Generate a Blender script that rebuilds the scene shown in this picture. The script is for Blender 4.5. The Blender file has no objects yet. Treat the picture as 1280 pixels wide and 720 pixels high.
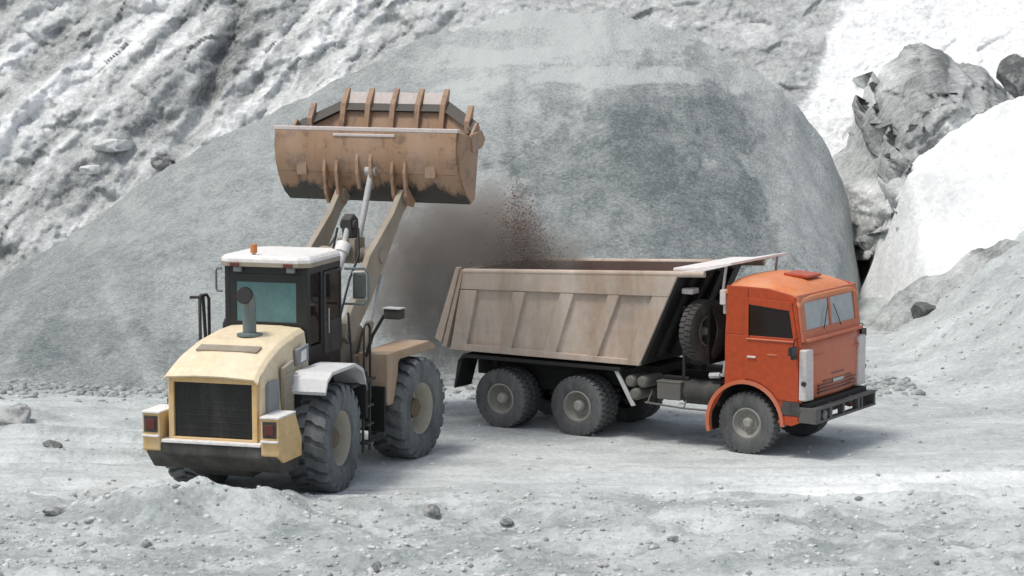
import bpy, math, random
import numpy as np
from mathutils import Vector, Matrix

# ------------------------------------------------------------------ camera, light
S = bpy.context.scene
COL = S.collection
CAM_H, PITCH, FPX = 7.365, 0.113, 3000.0
cd = bpy.data.cameras.new('camera'); cam = bpy.data.objects.new('camera', cd); COL.objects.link(cam)
cam.location = (0, 0, CAM_H); cam.rotation_euler = (math.pi/2 - PITCH, 0, 0)
cd.sensor_width = 36; cd.lens = FPX/1280*36; cd.clip_start = 0.5; cd.clip_end = 3000
S.camera = cam
SUN_TO = Vector((-0.38, -0.20, 1.0)).normalized()
W = bpy.data.worlds.new('World'); S.world = W; W.use_nodes = True
wn = W.node_tree.nodes; wn.clear()
sky = wn.new('ShaderNodeTexSky'); sky.sky_type = 'NISHITA'; sky.sun_disc = False
sky.sun_elevation = math.asin(SUN_TO.z); sky.sun_rotation = math.atan2(SUN_TO.x, SUN_TO.y)
sky.dust_density = 3.0; sky.air_density = 1.0; sky.ozone_density = 1.0
bg = wn.new('ShaderNodeBackground'); bg.inputs['Strength'].default_value = 0.15
wo = wn.new('ShaderNodeOutputWorld')
hs = wn.new('ShaderNodeHueSaturation'); hs.inputs['Saturation'].default_value = .55      # hazy, whitish sky
W.node_tree.links.new(sky.outputs[0], hs.inputs['Color']); W.node_tree.links.new(hs.outputs[0], bg.inputs[0]); W.node_tree.links.new(bg.outputs[0], wo.inputs[0])
ld = bpy.data.lights.new('sun', 'SUN'); ld.energy = 1.75; ld.angle = math.radians(12.0); ld.color = (1.0, 0.965, 0.90)
sun = bpy.data.objects.new('sun', ld); COL.objects.link(sun)
sun.rotation_euler = (-SUN_TO).to_track_quat('-Z', 'Y').to_euler(); sun.location = (0, 40, 30)
S.view_settings.view_transform = 'Standard'; S.view_settings.look = 'None'
S.view_settings.gamma = 1.0; S.view_settings.exposure = 0.13
S.render.engine = 'CYCLES'

random.seed(4)
rng = np.random.default_rng(7)

def at(u, v, y):
    """world x, z of what the photograph shows at pixel u, v if it stands y metres away"""
    b = -(v-360)/FPX
    c, s = math.cos(PITCH), math.sin(PITCH)
    ry, rz = c+b*s, -s+b*c
    t = y/ry
    return (u-640)/FPX*t, CAM_H+rz*t

# ------------------------------------------------------------------ materials
def nt(name):
    m = bpy.data.materials.new(name); m.use_nodes = True
    n = m.node_tree.nodes; l = m.node_tree.links
    b = n['Principled BSDF']
    return m, n, l, b
def noise(n, l, vec, scale, detail=6, rough=.6, dist=0):
    t = n.new('ShaderNodeTexNoise'); t.inputs['Scale'].default_value = scale
    t.inputs['Detail'].default_value = detail; t.inputs['Roughness'].default_value = rough
    t.inputs['Distortion'].default_value = dist
    l.new(vec, t.inputs['Vector']); return t.outputs['Fac']
def ramp(n, l, fac, stops):
    r = n.new('ShaderNodeValToRGB'); e = r.color_ramp.elements
    while len(e) < len(stops): e.new(0.5)
    for i, (p, c) in enumerate(stops):
        e[i].position = p; e[i].color = (*c, 1) if len(c) == 3 else c
    l.new(fac, r.inputs[0]); return r.outputs[0]
def mixc(n, l, fac, a, b, mode='MIX'):
    m = n.new('ShaderNodeMix'); m.data_type = 'RGBA'; m.blend_type = mode
    if isinstance(fac, (int, float)): m.inputs[0].default_value = fac
    else: l.new(fac, m.inputs[0])
    for i, q in ((6, a), (7, b)):
        if isinstance(q, tuple): m.inputs[i].default_value = (*q, 1)
        else: l.new(q, m.inputs[i])
    return m.outputs[2]
def math_(n, l, op, a, b):
    m = n.new('ShaderNodeMath'); m.operation = op
    for i, q in ((0, a), (1, b)):
        if isinstance(q, (int, float)): m.inputs[i].default_value = q
        else: l.new(q, m.inputs[i])
    return m.outputs[0]
def bump(n, l, b, h, strength, dist):
    k = n.new('ShaderNodeBump'); k.inputs['Strength'].default_value = strength; k.inputs['Distance'].default_value = dist
    l.new(h, k.inputs['Height']); l.new(k.outputs[0], b.inputs['Normal'])
def objvec(n, l, scale=(1, 1, 1), rot=(0, 0, 0)):
    t = n.new('ShaderNodeTexCoord'); m = n.new('ShaderNodeMapping')
    m.inputs['Scale'].default_value = scale; m.inputs['Rotation'].default_value = rot
    l.new(t.outputs['Object'], m.inputs[0]); return m.outputs[0]

def mat_stone(name, dark, light, grain=9.0, bumpd=.05, stretch=(1, 1, 1), amp=1.0, coarse=1.2, bs=.75, spk=.28, top=None):
    """crushed limestone: tone attribute chooses dark..light, noise breaks it up"""
    m, n, l, b = nt(name)
    v = objvec(n, l, stretch); v1 = objvec(n, l)
    a = n.new('ShaderNodeAttribute'); a.attribute_name = 'tone'
    n1 = noise(n, l, v, coarse, 8, .65, .4); n2 = noise(n, l, v1, grain, 6, .7)
    n3 = noise(n, l, v1, grain*3.3, 4, .7)
    s = math_(n, l, 'ADD', a.outputs['Fac'], math_(n, l, 'MULTIPLY', math_(n, l, 'SUBTRACT', n1, .5), 1.15*amp))
    s = math_(n, l, 'ADD', s, math_(n, l, 'MULTIPLY', math_(n, l, 'SUBTRACT', n2, .5), .75*amp))
    s = math_(n, l, 'ADD', s, math_(n, l, 'MULTIPLY', math_(n, l, 'SUBTRACT', n3, .5), .5*amp))
    for sc, am in ((grain*1.7, spk), (grain*4.2, spk*.8)):
        vs_ = n.new('ShaderNodeTexVoronoi'); vs_.inputs['Scale'].default_value = sc; l.new(v1, vs_.inputs['Vector'])
        sp_ = n.new('ShaderNodeSeparateColor'); l.new(vs_.outputs['Color'], sp_.inputs[0])
        s = math_(n, l, 'ADD', s, math_(n, l, 'MULTIPLY', math_(n, l, 'SUBTRACT', sp_.outputs[0], .5), am))
    if top: c = ramp(n, l, math_(n, l, 'MULTIPLY', s, .7), [(0, dark), (.35, tuple((p+q)/2 for p, q in zip(dark, light))), (.70, light), (1, top)])
    else: c = ramp(n, l, s, [(0, dark), (.5, tuple((p+q)/2 for p, q in zip(dark, light))), (1, light)])
    l.new(c, b.inputs['Base Color'])
    b.inputs['Roughness'].default_value = .95
    b.inputs['Specular IOR Level'].default_value = .15
    vo = n.new('ShaderNodeTexVoronoi'); vo.inputs['Scale'].default_value = grain*1.5; l.new(v1, vo.inputs['Vector'])
    h = math_(n, l, 'ADD', math_(n, l, 'MULTIPLY', n2, 1.3), math_(n, l, 'MULTIPLY', vo.outputs['Distance'], .6))
    h = math_(n, l, 'ADD', h, math_(n, l, 'MULTIPLY', n3, .6))
    bump(n, l, b, h, bs, bumpd)
    return m

def mat_paint(name, base, dust=(.46, .42, .37), amount=.5, rough=.45, scale=1.6, rust=None, metallic=0, drip=1.0, scratch=.5, top=0.0):
    m, n, l, b = nt(name)
    v = objvec(n, l, (1.3, 1.3, .22) if rust else (1, 1, .35)); v2 = objvec(n, l)
    n1 = noise(n, l, v, scale, 9, .68, .3); n2 = noise(n, l, v2, scale*7, 6, .7)
    f = math_(n, l, 'ADD', math_(n, l, 'MULTIPLY', n1, .8), math_(n, l, 'MULTIPLY', n2, .35))
    g = n.new('ShaderNodeNewGeometry'); sx = n.new('ShaderNodeSeparateXYZ'); l.new(g.outputs['Normal'], sx.inputs[0])
    if top:
        f = math_(n, l, 'ADD', f, math_(n, l, 'MULTIPLY', math_(n, l, 'MAXIMUM', sx.outputs[2], 0), top))
    lo = .78-amount*.6
    fac = ramp(n, l, f, [(max(lo, 0), (0, 0, 0)), (min(lo+.38, 1), (1, 1, 1))])
    dk = tuple(c*.72 for c in base)
    basec = mixc(n, l, ramp(n, l, n2, [(.35, (0, 0, 0)), (.7, (1, 1, 1))]), base, dk)
    if rust:
        basec = mixc(n, l, ramp(n, l, noise(n, l, v2, scale*2.3, 8, .75), [(.52, (0, 0, 0)), (.6, (1, 1, 1))]), basec, rust)
    fm = math_(n, l, 'MULTIPLY', fac, min(1, .35+amount*.7))
    c = mixc(n, l, fm, basec, dust)
    l.new(c, b.inputs['Base Color'])
    r = n.new('ShaderNodeMapRange'); l.new(fm, r.inputs[0]); r.inputs[3].default_value = rough; r.inputs[4].default_value = .95
    l.new(r.outputs[0], b.inputs['Roughness'])
    b.inputs['Metallic'].default_value = metallic
    bump(n, l, b, n2, .15, .01)
    return m

def mat_glass(name, tint, trans, rough=.05, filmc=(.4, .4, .38), dust=.2):
    m, n, l, b = nt(name)
    n.remove(b)
    out = n['Material Output']
    tr = n.new('ShaderNodeBsdfTransparent'); tr.inputs[0].default_value = (*tint, 1)
    gl = n.new('ShaderNodeBsdfGlossy'); gl.inputs['Roughness'].default_value = rough; gl.inputs[0].default_value = (.85, .95, 1, 1)
    di = n.new('ShaderNodeBsdfDiffuse'); di.inputs[0].default_value = (*filmc, 1)
    fr = n.new('ShaderNodeFresnel'); fr.inputs[0].default_value = 1.55
    m1 = n.new('ShaderNodeMixShader'); l.new(math_(n, l, 'MAXIMUM', fr.outputs[0], 1-trans), m1.inputs[0]); l.new(tr.outputs[0], m1.inputs[1]); l.new(gl.outputs[0], m1.inputs[2])
    v = objvec(n, l)
    d = ramp(n, l, noise(n, l, v, 2.2, 7, .7), [(.3, (.55, .55, .55)), (.8, (1, 1, 1))])
    m2 = n.new('ShaderNodeMixShader'); l.new(math_(n, l, 'MULTIPLY', d, dust), m2.inputs[0]); l.new(m1.outputs[0], m2.inputs[1]); l.new(di.outputs[0], m2.inputs[2])  # dust is the weight of the diffuse film on the pane
    l.new(m2.outputs[0], out.inputs[0])
    return m

M = {}
M['ground'] = mat_stone('pale_crushed_stone', (.27, .295, .285), (.63, .66, .65), 7, .035, (.5, 1.3, 1), coarse=.9, amp=.8, spk=.2, top=(.84, .85, .83))
M['hill'] = mat_stone('quarry_rock', (.16, .17, .165), (.60, .615, .60), 3.6, .06, (1, 1, 1), coarse=.8, amp=.8, top=(.88, .89, .88))
M['pile'] = mat_stone('grey_gravel', (.13, .15, .15), (.49, .515, .50), 10, .045, (1, 1, 1), coarse=1.6, amp=.62, bs=.8)
M['white'] = mat_stone('white_dust', (.56, .58, .57), (.88, .89, .88), 5, .03, amp=.9, bs=.6)
M['rock'] = mat_stone('rock', (.15, .155, .15), (.70, .71, .69), 4, .08, coarse=1.6)
M['fender_white'] = mat_paint('dust_covered_fender', (.62, .62, .61), (.74, .74, .73), .6, .6, 2)
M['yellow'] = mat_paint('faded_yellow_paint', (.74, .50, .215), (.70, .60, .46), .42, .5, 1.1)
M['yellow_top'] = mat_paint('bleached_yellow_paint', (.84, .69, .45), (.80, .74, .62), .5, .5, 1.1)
M['tan_arm'] = mat_paint('dusty_tan_paint', (.30, .245, .17), (.42, .39, .34), .6, .6, 2.0)
M['roof_white'] = mat_paint('white_roof', (.88, .86, .82), (.86, .82, .77), .4, .5, 1.5)
M['black'] = mat_paint('black_frame', (.018, .018, .018), (.16, .15, .14), .22, .5, 2)
M['black_dusty'] = mat_paint('dusty_black', (.04, .038, .034), (.22, .21, .19), .42, .7, 2)
M['grille'] = mat_paint('radiator_mesh', (.022, .022, .02), (.15, .145, .13), .32, .6, 3)
M['rubber'] = mat_paint('dusty_rubber', (.06, .065, .066), (.27, .29, .29), .62, .85, 3.0)
M['rubber_dark'] = mat_paint('truck_rubber', (.045, .046, .047), (.21, .21, .205), .6, .85, 3.0)
M['rim_yellow'] = mat_paint('dusty_rim', (.42, .38, .30), (.50, .48, .42), .5, .7, 4)
M['hub_brown'] = mat_paint('dark_brown_hub', (.13, .10, .055), (.26, .22, .15), .4, .6, 4)  # hub set a darker brown than its rim
M['rim_grey'] = mat_paint('grey_rim', (.26, .25, .22), (.46, .45, .41), .5, .7, 4)
M['orange'] = mat_paint('orange_paint', (.46, .065, .014), (.50, .17, .08), .20, .42, 1.4, drip=1)
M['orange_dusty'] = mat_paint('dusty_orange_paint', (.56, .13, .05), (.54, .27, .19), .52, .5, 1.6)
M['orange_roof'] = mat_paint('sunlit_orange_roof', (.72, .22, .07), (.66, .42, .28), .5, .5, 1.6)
M['bed'] = mat_paint('dusty_tipper_steel', (.34, .235, .155), (.66, .57, .49), .68, .75, .9, rust=(.24, .19, .15))
M['bed_brown'] = mat_paint('dusty_brown_paint', (.40, .27, .16), (.56, .47, .40), .5, .6, 1.4)
M['bed_in'] = mat_paint('worn_inner_steel', (.17, .11, .09), (.24, .19, .17), .45, .7, 1.2)
M['bucket'] = mat_paint('scuffed_bucket_steel', (.36, .21, .11), (.46, .35, .28), .56, .65, 1.5, rust=(.17, .10, .06))
def bucket_back_mat():
    m = mat_paint('bucket_steel_dark_low', (.37, .215, .11), (.48, .35, .27), .58, .65, 1.5, rust=(.16, .09, .05))
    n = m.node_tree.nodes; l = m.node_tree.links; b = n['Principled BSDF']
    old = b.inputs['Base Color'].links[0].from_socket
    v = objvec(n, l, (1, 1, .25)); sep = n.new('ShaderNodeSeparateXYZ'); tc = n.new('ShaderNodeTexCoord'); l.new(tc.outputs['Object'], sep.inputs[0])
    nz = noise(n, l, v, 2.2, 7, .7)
    h = math_(n, l, 'SUBTRACT', 4.62, sep.outputs[2])                      # colour darkens below this height, edge broken by noise
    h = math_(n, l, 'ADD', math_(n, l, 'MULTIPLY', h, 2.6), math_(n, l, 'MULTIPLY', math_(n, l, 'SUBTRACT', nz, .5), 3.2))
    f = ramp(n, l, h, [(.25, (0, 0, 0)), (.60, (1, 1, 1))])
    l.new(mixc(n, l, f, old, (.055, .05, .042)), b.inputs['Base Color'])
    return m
M['bucket_back'] = bucket_back_mat()
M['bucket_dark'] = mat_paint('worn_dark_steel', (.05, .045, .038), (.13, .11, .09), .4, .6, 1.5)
M['bucket_edge'] = mat_paint('pale_worn_edge', (.62, .54, .50), (.62, .58, .55), .5, .6, 2)
M['steel_light'] = mat_paint('bare_dusty_steel', (.50, .50, .49), (.52, .51, .49), .4, .5, 3)
M['canopy'] = mat_paint('pale_canopy', (.82, .78, .74), (.82, .77, .73), .5, .6, 1.5)
M['bumper_grey'] = mat_paint('dusty_bumper', (.07, .068, .062), (.20, .19, .18), .5, .6, 2)
M['chassis'] = mat_paint('chassis_black', (.014, .014, .013), (.08, .075, .065), .25, .7, 2)
M['tank'] = mat_paint('dusty_tank', (.12, .115, .10), (.20, .19, .16), .5, .6, 2)
M['white_part'] = mat_paint('pale_plastic', (.66, .60, .57), (.62, .60, .56), .4, .6, 2)
M['cab_dark'] = mat_paint('cab_interior', (.05, .022, .018), (.08, .05, .04), .3, .8, 2)
M['amber'] = mat_paint('amber_plastic', (.62, .21, .06), (.5, .3, .15), .2, .4, 4)
M['red_lens'] = mat_paint('red_lens', (.13, .03, .022), (.25, .14, .11), .3, .35, 4)
M['grey_vent'] = mat_paint('grey_vent', (.25, .27, .28), (.36, .36, .35), .4, .6, 3)
M['stack'] = mat_paint('grey_exhaust', (.15, .19, .19), (.36, .34, .32), .35, .45, 3)
M['glass_teal'] = mat_glass('teal_glass', (.25, .48, .48), .95, .15, (.16, .29, .29), .95)
M['glass'] = mat_glass('clear_glass', (.80, .86, .86), .7, .12, (.50, .52, .52), .75)  # pale film puts the sky's reflection into the windscreen colour
M['glass_dark'] = mat_glass('dark_glass', (.14, .11, .10), .96, .08, (.05, .03, .025), .5)
M['mirror'] = mat_paint('mirror_back', (.10, .12, .11), (.2, .2, .19), .3, .3, 3)

# ------------------------------------------------------------------ mesh helpers
class MB:
    def __init__(s): s.v = []; s.f = []; s.X = Matrix.Identity(4)
    def add(s, vs, fs):
        o = len(s.v); s.v += [tuple(s.X @ Vector(p)) for p in vs]; s.f += [tuple(o+i for i in f) for f in fs]; return s
    def box(s, c, d, rot=None):
        h = [q/2 for q in d]
        vs = [Vector((x*h[0], y*h[1], z*h[2])) for x in (-1, 1) for y in (-1, 1) for z in (-1, 1)]
        if rot is not None: vs = [rot @ p for p in vs]
        vs = [tuple(p+Vector(c)) for p in vs]
        return s.add(vs, [(0, 1, 3, 2), (4, 6, 7, 5), (0, 4, 5, 1), (2, 3, 7, 6), (0, 2, 6, 4), (1, 5, 7, 3)])
    def prism(s, poly, lo, hi, axis='y', lo_poly=None):
        """poly in the two other axes (x,z for y; y,z for x; x,y for z)"""
        def P(a, b, t): return {'y': (a, t, b), 'x': (t, a, b), 'z': (a, b, t)}[axis]
        n = len(poly); lp = lo_poly or poly
        vs = [P(a, b, lo) for a, b in lp]+[P(a, b, hi) for a, b in poly]
        return s.add(vs, [tuple(range(n))[::-1], tuple(range(n, 2*n))]+[(i, (i+1) % n, n+(i+1) % n, n+i) for i in range(n)])
    def tube(s, path, r, n=10, cap=True):
        path = [Vector(p) for p in path]; rs = r if isinstance(r, (list, tuple)) else [r]*len(path)
        vs = []; up = None
        for i, p in enumerate(path):
            d = (path[min(i+1, len(path)-1)]-path[max(i-1, 0)]).normalized()
            if up is None: up = Vector((0, 0, 1)) if abs(d.z) < .9 else Vector((1, 0, 0))
            a = d.cross(up).normalized(); b = a.cross(d).normalized(); up = b
            vs += [tuple(p+(a*math.cos(t)+b*math.sin(t))*rs[i]) for t in [2*math.pi*k/n for k in range(n)]]
        fs = [(i*n+k, i*n+(k+1) % n, (i+1)*n+(k+1) % n, (i+1)*n+k) for i in range(len(path)-1) for k in range(n)]
        if cap: fs += [tuple(range(n))[::-1], tuple(range((len(path)-1)*n, len(path)*n))]
        return s.add(vs, fs)
    def lathe(s, prof, c=(0, 0, 0), axis='y', n=40, closed=False):
        """prof: (r, t) with t along the axis"""
        vs = []; m = len(prof)
        for k in range(n):
            a = 2*math.pi*k/n; ca, sa = math.cos(a), math.sin(a)
            for r, t in prof:
                p = {'y': (r*ca, t, r*sa), 'x': (t, r*ca, r*sa), 'z': (r*ca, r*sa, t)}[axis]
                vs.append((p[0]+c[0], p[1]+c[1], p[2]+c[2]))
        fs = []
        for k in range(n):
            q = (k+1) % n
            for i in range(m if closed else m-1):
                j = (i+1) % m; fs.append((k*m+i, q*m+i, q*m+j, k*m+j))
        return s.add(vs, fs)
    def build(s, name, mat, parent=None, bevel=0, smooth=None, seg=2):
        me = bpy.data.meshes.new(name); me.from_pydata(s.v, [], s.f); me.update()
        import bmesh
        bm = bmesh.new(); bm.from_mesh(me); bmesh.ops.recalc_face_normals(bm, faces=bm.faces); bm.to_mesh(me); bm.free()
        o = bpy.data.objects.new(name, me); COL.objects.link(o)
        me.materials.append(M[mat] if isinstance(mat, str) else mat)
        if parent: o.parent = parent
        if smooth:
            me.polygons.foreach_set('use_smooth', [True]*len(me.polygons)); me.set_sharp_from_angle(angle=math.radians(smooth))
        if bevel:
            b = o.modifiers.new('bevel', 'BEVEL'); b.width = bevel; b.segments = seg; b.limit_method = 'ANGLE'; b.angle_limit = math.radians(30)
        return o
def tag(o, label=None, cat=None, group=None, kind=None):
    if label: o['label'] = label
    if cat: o['category'] = cat
    if group: o['group'] = group
    if kind: o['kind'] = kind
    return o
def empty(name, loc, rz=0):
    o = bpy.data.objects.new(name, None); COL.objects.link(o); o.location = loc; o.rotation_euler = (0, 0, rz); return o

# ------------------------------------------------------------------ noise in numpy
def vnoise(x, y, seed=0):
    xi = np.floor(x).astype(np.int64); yi = np.floor(y).astype(np.int64); xf = x-xi; yf = y-yi
    def h(a, b):
        n = (a*374761393+b*668265263+seed*974634777) & 0xffffffff
        n = ((n ^ (n >> 13))*1274126177) & 0xffffffff
        return ((n ^ (n >> 16)) & 0xffff)/65535.0
    u = xf*xf*(3-2*xf); v = yf*yf*(3-2*yf)
    return (h(xi, yi)*(1-u)+h(xi+1, yi)*u)*(1-v)+(h(xi, yi+1)*(1-u)+h(xi+1, yi+1)*u)*v
def fbm(x, y, o=5, seed=0, g=.5):
    s = 0; a = 1; t = 0
    for i in range(o):
        s = s+a*(vnoise(x, y, seed+i*17)-.5); t += a; a *= g
        x, y = (x*.8-y*.6)*2.02+3.1, (x*.6+y*.8)*2.02+7.7
    return s/t*2
def ridged(x, y, o=5, seed=0):
    s = 0; a = 1; t = 0
    for i in range(o):
        s = s+a*(1-np.abs(vnoise(x, y, seed+i*13)*2-1)); t += a; a *= .5
        x, y = (x*.8-y*.6)*2.03+1.1, (x*.6+y*.8)*2.03+4.7
    return s/t
def blocks(x, y, seed=0):
    """fractured blocks: every cell is a tilted flat facet with its own height"""
    xi = np.floor(x).astype(np.int64); yi = np.floor(y).astype(np.int64)
    def h(a, b, k):
        n = (a*374761393+b*668265263+(seed*31+k)*974634777) & 0xffffffff
        n = ((n ^ (n >> 13))*1274126177) & 0xffffffff
        return ((n ^ (n >> 16)) & 0xffff)/65535.0
    best = np.full(x.shape, 9.); out = np.zeros(x.shape)
    for i in (-1, 0, 1):
        for j in (-1, 0, 1):
            a, b = xi+i, yi+j
            dx = x-(a+h(a, b, 1)); dy = y-(b+h(a, b, 2)); d = dx*dx+dy*dy
            v = h(a, b, 3)-.5+dx*(h(a, b, 4)-.5)*1.6+dy*(h(a, b, 5)-.5)*1.6
            k = d < best; best = np.where(k, d, best); out = np.where(k, v, out)
    return out
def sstep(a, b, x):
    t = np.clip((x-a)/(b-a), 0, 1); return t*t*(3-2*t)
def grid_mesh(name, PX, PY, PZ, tone, mat, keep=None, kind='structure'):
    ny, nx = PX.shape
    co = np.stack([PX, PY, PZ], -1).reshape(-1, 3)
    idx = np.arange(nx*ny).reshape(ny, nx)
    q = np.stack([idx[:-1, :-1], idx[:-1, 1:], idx[1:, 1:], idx[1:, :-1]], -1).reshape(-1, 4)
    if keep is not None:
        k = keep.reshape(-1); q = q[k[q].any(1)]
        used = np.unique(q); remap = -np.ones(nx*ny, int); remap[used] = np.arange(len(used)); co = co[used]; q = remap[q]; tone = tone.reshape(-1)[used]
    me = bpy.data.meshes.new(name)
    me.vertices.add(len(co)); me.vertices.foreach_set('co', co.ravel())
    me.loops.add(q.size); me.loops.foreach_set('vertex_index', q.ravel().astype(np.int32))
    me.polygons.add(len(q)); me.polygons.foreach_set('loop_start', np.arange(0, q.size, 4, dtype=np.int32))
    me.update(calc_edges=True); me.validate()
    at_ = me.attributes.new('tone', 'FLOAT', 'POINT'); at_.data.foreach_set('value', np.asarray(tone, dtype=np.float32).ravel())
    me.polygons.foreach_set('use_smooth', [True]*len(me.polygons))
    o = bpy.data.objects.new(name, me); COL.objects.link(o); me.materials.append(M[mat])
    if kind: o['kind'] = kind
    return o
def axis(lo, fine_lo, fine_hi, hi, step, n_out=16):
    a = np.arange(fine_lo, fine_hi, step)
    l_ = fine_lo-np.geomspace(step*2, fine_lo-lo, n_out)[::-1] if lo < fine_lo else np.array([])
    r_ = fine_hi+np.geomspace(step*2, hi-fine_hi, n_out) if hi > fine_hi else np.array([])
    return np.concatenate([l_, a, r_])

# vehicle poses (needed by the ground under them)
TH = math.radians(-32); TRUCK = Vector((4.58, 41.10, 0))
AL = math.radians(90-17); LOADER = Vector((-3.93, 37.37, 0))
# ------------------------------------------------------------------ ground
RUTS = ((38.75, -.10, .006, 0., 16.), (36.75, -.10, .006, 1.5, 16.), (39.6, .06, .004, -16., -5.4), (41.5, .05, .004, -16., -5.2), (37.7, -.16, -.01, 3., 16.), (42.6, .03, .0, -14., -1.))
def rut_d(x, y, r):
    ya, kx, bend, xa, xb = r
    return y-(ya+kx*x+bend*x*x+.10*np.sin(x*.9+ya)), sstep(xa, xa+1.5, x)*sstep(xb, xb-1.5, x)
def ground_h(x, y):
    h = .05*fbm(x*.35, y*.35, 3, 3)
    # wheel ruts running across the yard
    rut = .035*np.sin((y+.12*x+.5*fbm(x*.15, y*.3, 2, 9))*3.1)*sstep(35.5, 37.5, y)*(1-sstep(44, 48, y))
    for r_ in RUTS:
        dd, m_ = rut_d(x, y, r_)
        tread = .5+.5*np.sin(x*19+np.abs(dd)*14)
        h = h+m_*(-.085*np.exp(-(dd/.26)**4)+.06*np.exp(-((np.abs(dd)-.40)/.13)**2)+.03*tread*np.exp(-(dd/.24)**4))
    rough = 1-sstep(35.0, 38.2, y+.06*x+.8*fbm(x*.4, y*.4, 2, 5))
    far = sstep(44.5, 49, y)
    lump = (.20*fbm(x*1.1, y*1.1, 5, 21, .55)+.10*ridged(x*2.3, y*2.3, 3, 31))
    h = h+rut+rough*(lump+.05)+far*(.10+.10*sstep(5, 8, x))*fbm(x*.8, y*.8, 5, 41)
    # low berm behind the wheel loader
    bx = np.exp(-((x+4.6)/1.55)**4)*np.exp(-((y-34.4-.25*fbm(x*1.2, y, 2, 55))/.75)**2)
    h = h+bx*(.50+.12*fbm(x*2, y*2, 3, 61))
    # left edge heap with tyre-sized lumps
    lx = sstep(-6.6, -9.5, x)*sstep(39, 45, y)
    h = h+lx*(.16+.22*fbm(x*.9, y*.9, 4, 71))*(1-sstep(44, 47, y))
    # bank of rubble rising to the right
    rb = sstep(8.2, 12.6, x+.5*fbm(x*.5, y*.5, 3, 81))*sstep(43, 51, y)
    h = h+rb*(2.25+.45*ridged(x*.8, y*.8, 5, 91)-.2)
    # fronts of the spoil running out on the yard
    h = h+sstep(46, 52, y)*sstep(5, 8, x)*.25*(1+fbm(x*.5, y*.2, 3, 95))
    # flat under the wheels
    for cx, cy, r in ((TRUCK.x-1.5, TRUCK.y+.8, 4.6), (LOADER.x+.6, LOADER.y+1.4, 3.2)):
        w = sstep(1.25, .8, np.hypot(x-cx, (y-cy)*1.35)/r)
        h = h*(1-w)-.02*w
    return h
xs = axis(-400, -12.5, 13.5, 400, .065); ys = axis(-60, 28.5, 56, 900, .065)
GX, GY = np.meshgrid(xs, ys)
GZ = ground_h(GX, GY); fo = (np.abs(GX) > 60) | (GY < 5); GZ[fo] *= .3
tone = .47+.26*fbm(GX*.35, GY*1.1, 5, 111)
pt = fbm(GX*1.3, GY*1.5, 6, 131, .6)
tone += .30*(sstep(-.03, .03, pt)-.25)*(1-.55*sstep(35, 38, GY))+.10*(sstep(.12, .18, fbm(GX*.9+5, GY*2.2, 5, 141, .6)))
tone += .48*np.exp(-((GY-37.3-.25*np.sin(GX*.8)-.8*fbm(GX*.3, GY*.3, 3, 118))/1.2)**2)*sstep(1, 6, GX)*(.7+.6*fbm(GX*.5, GY*1.5, 4, 117))          # pale driven track at the right
tone += .22*sstep(42.5, 38, GY)*sstep(35.5, 37, GY)
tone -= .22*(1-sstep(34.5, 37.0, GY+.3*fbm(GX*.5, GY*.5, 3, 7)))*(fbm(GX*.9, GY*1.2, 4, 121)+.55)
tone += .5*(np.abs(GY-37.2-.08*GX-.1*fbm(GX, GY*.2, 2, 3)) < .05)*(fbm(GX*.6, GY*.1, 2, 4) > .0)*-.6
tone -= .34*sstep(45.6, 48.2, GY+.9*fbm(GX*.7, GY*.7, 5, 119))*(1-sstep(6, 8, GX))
for r_ in RUTS:
    dd, m_ = rut_d(GX, GY, r_); tone += m_*(.22*np.exp(-(dd/.27)**4)-.16*np.exp(-((np.abs(dd)-.36)/.06)**2)-.10*(np.sin(GX*19+np.abs(dd)*14) > .3)*np.exp(-(dd/.24)**4))
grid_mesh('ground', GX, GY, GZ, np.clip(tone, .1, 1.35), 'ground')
def gz(x, y): return float(ground_h(np.array([[x]], float), np.array([[y]], float))[0, 0])

# ------------------------------------------------------------------ quarry hillside behind
xs = axis(-120, -16.5, 17, 120, .058, 12); zs = axis(-2.5, -.3, 11.0, 45, .058, 10)
HX, HZ = np.meshgrid(xs, zs)
p = HX-HZ; q = HX+HZ
left = 1-sstep(-5.5, -2.5, HX-.3*HZ)
strata = ridged(p*.55+.25*fbm(p*.5, q*.3, 3, 5), q*.10, 4, 201)
strata2 = ridged(p*1.7, q*.33, 4, 211)
rockn = fbm(HX*.55, HZ*.75, 5, 221)
def saw(t):
    f = t-np.floor(t); return np.where(f < .68, f/.68, .5+.5*np.cos(np.pi*(f-.68)/.32))
w1 = .55*fbm(HX*.35, HZ*.45, 4, 205); w2 = .8*fbm(HX*.6, HZ*.8, 4, 207)
slab = .85*saw(p*.34+w1*1.3)+.42*saw(p*.95+w2)*(.5+vnoise(q*.35, p*.5, 209))+.24*saw(-HZ*1.15-.3*HX+w2*1.4)+.10*saw(p*2.0+1.6*w2)
wx, wz = .25*fbm(HX*1.1, HZ*1.3, 3, 291), .25*fbm(HX*1.2+9, HZ*1.1, 3, 293)
pb, qb = p+wx, q+wz
blk = .62*blocks(pb*.62, qb*.26, 1)+.34*blocks(pb*1.5, qb*.75, 2)+.16*blocks(HX*3.1+wx*2, HZ*3.3, 3)+.07*blocks(HX*6.5, HZ*6.5, 4)
disp = left*.55*(.75*(strata-.45)+.45*(slab-.75)+.55*rockn+1.0*blk)
def soften(a, k=2):
    for _ in range(k): a = (a+np.roll(a, 1, 0)+np.roll(a, -1, 0)+np.roll(a, 1, 1)+np.roll(a, -1, 1))/5
    return a
disp = soften(disp, 2)+left*(.10*blocks(HX*2.4+wx*2, HZ*2.6, 33)+.055*blocks(HX*5.5, HZ*5.5, 34)+.18*blocks(pb*1.1, qb*.5, 35))
disp += left*.08*fbm(HX*3.2, HZ*3.6, 4, 225)
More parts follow.
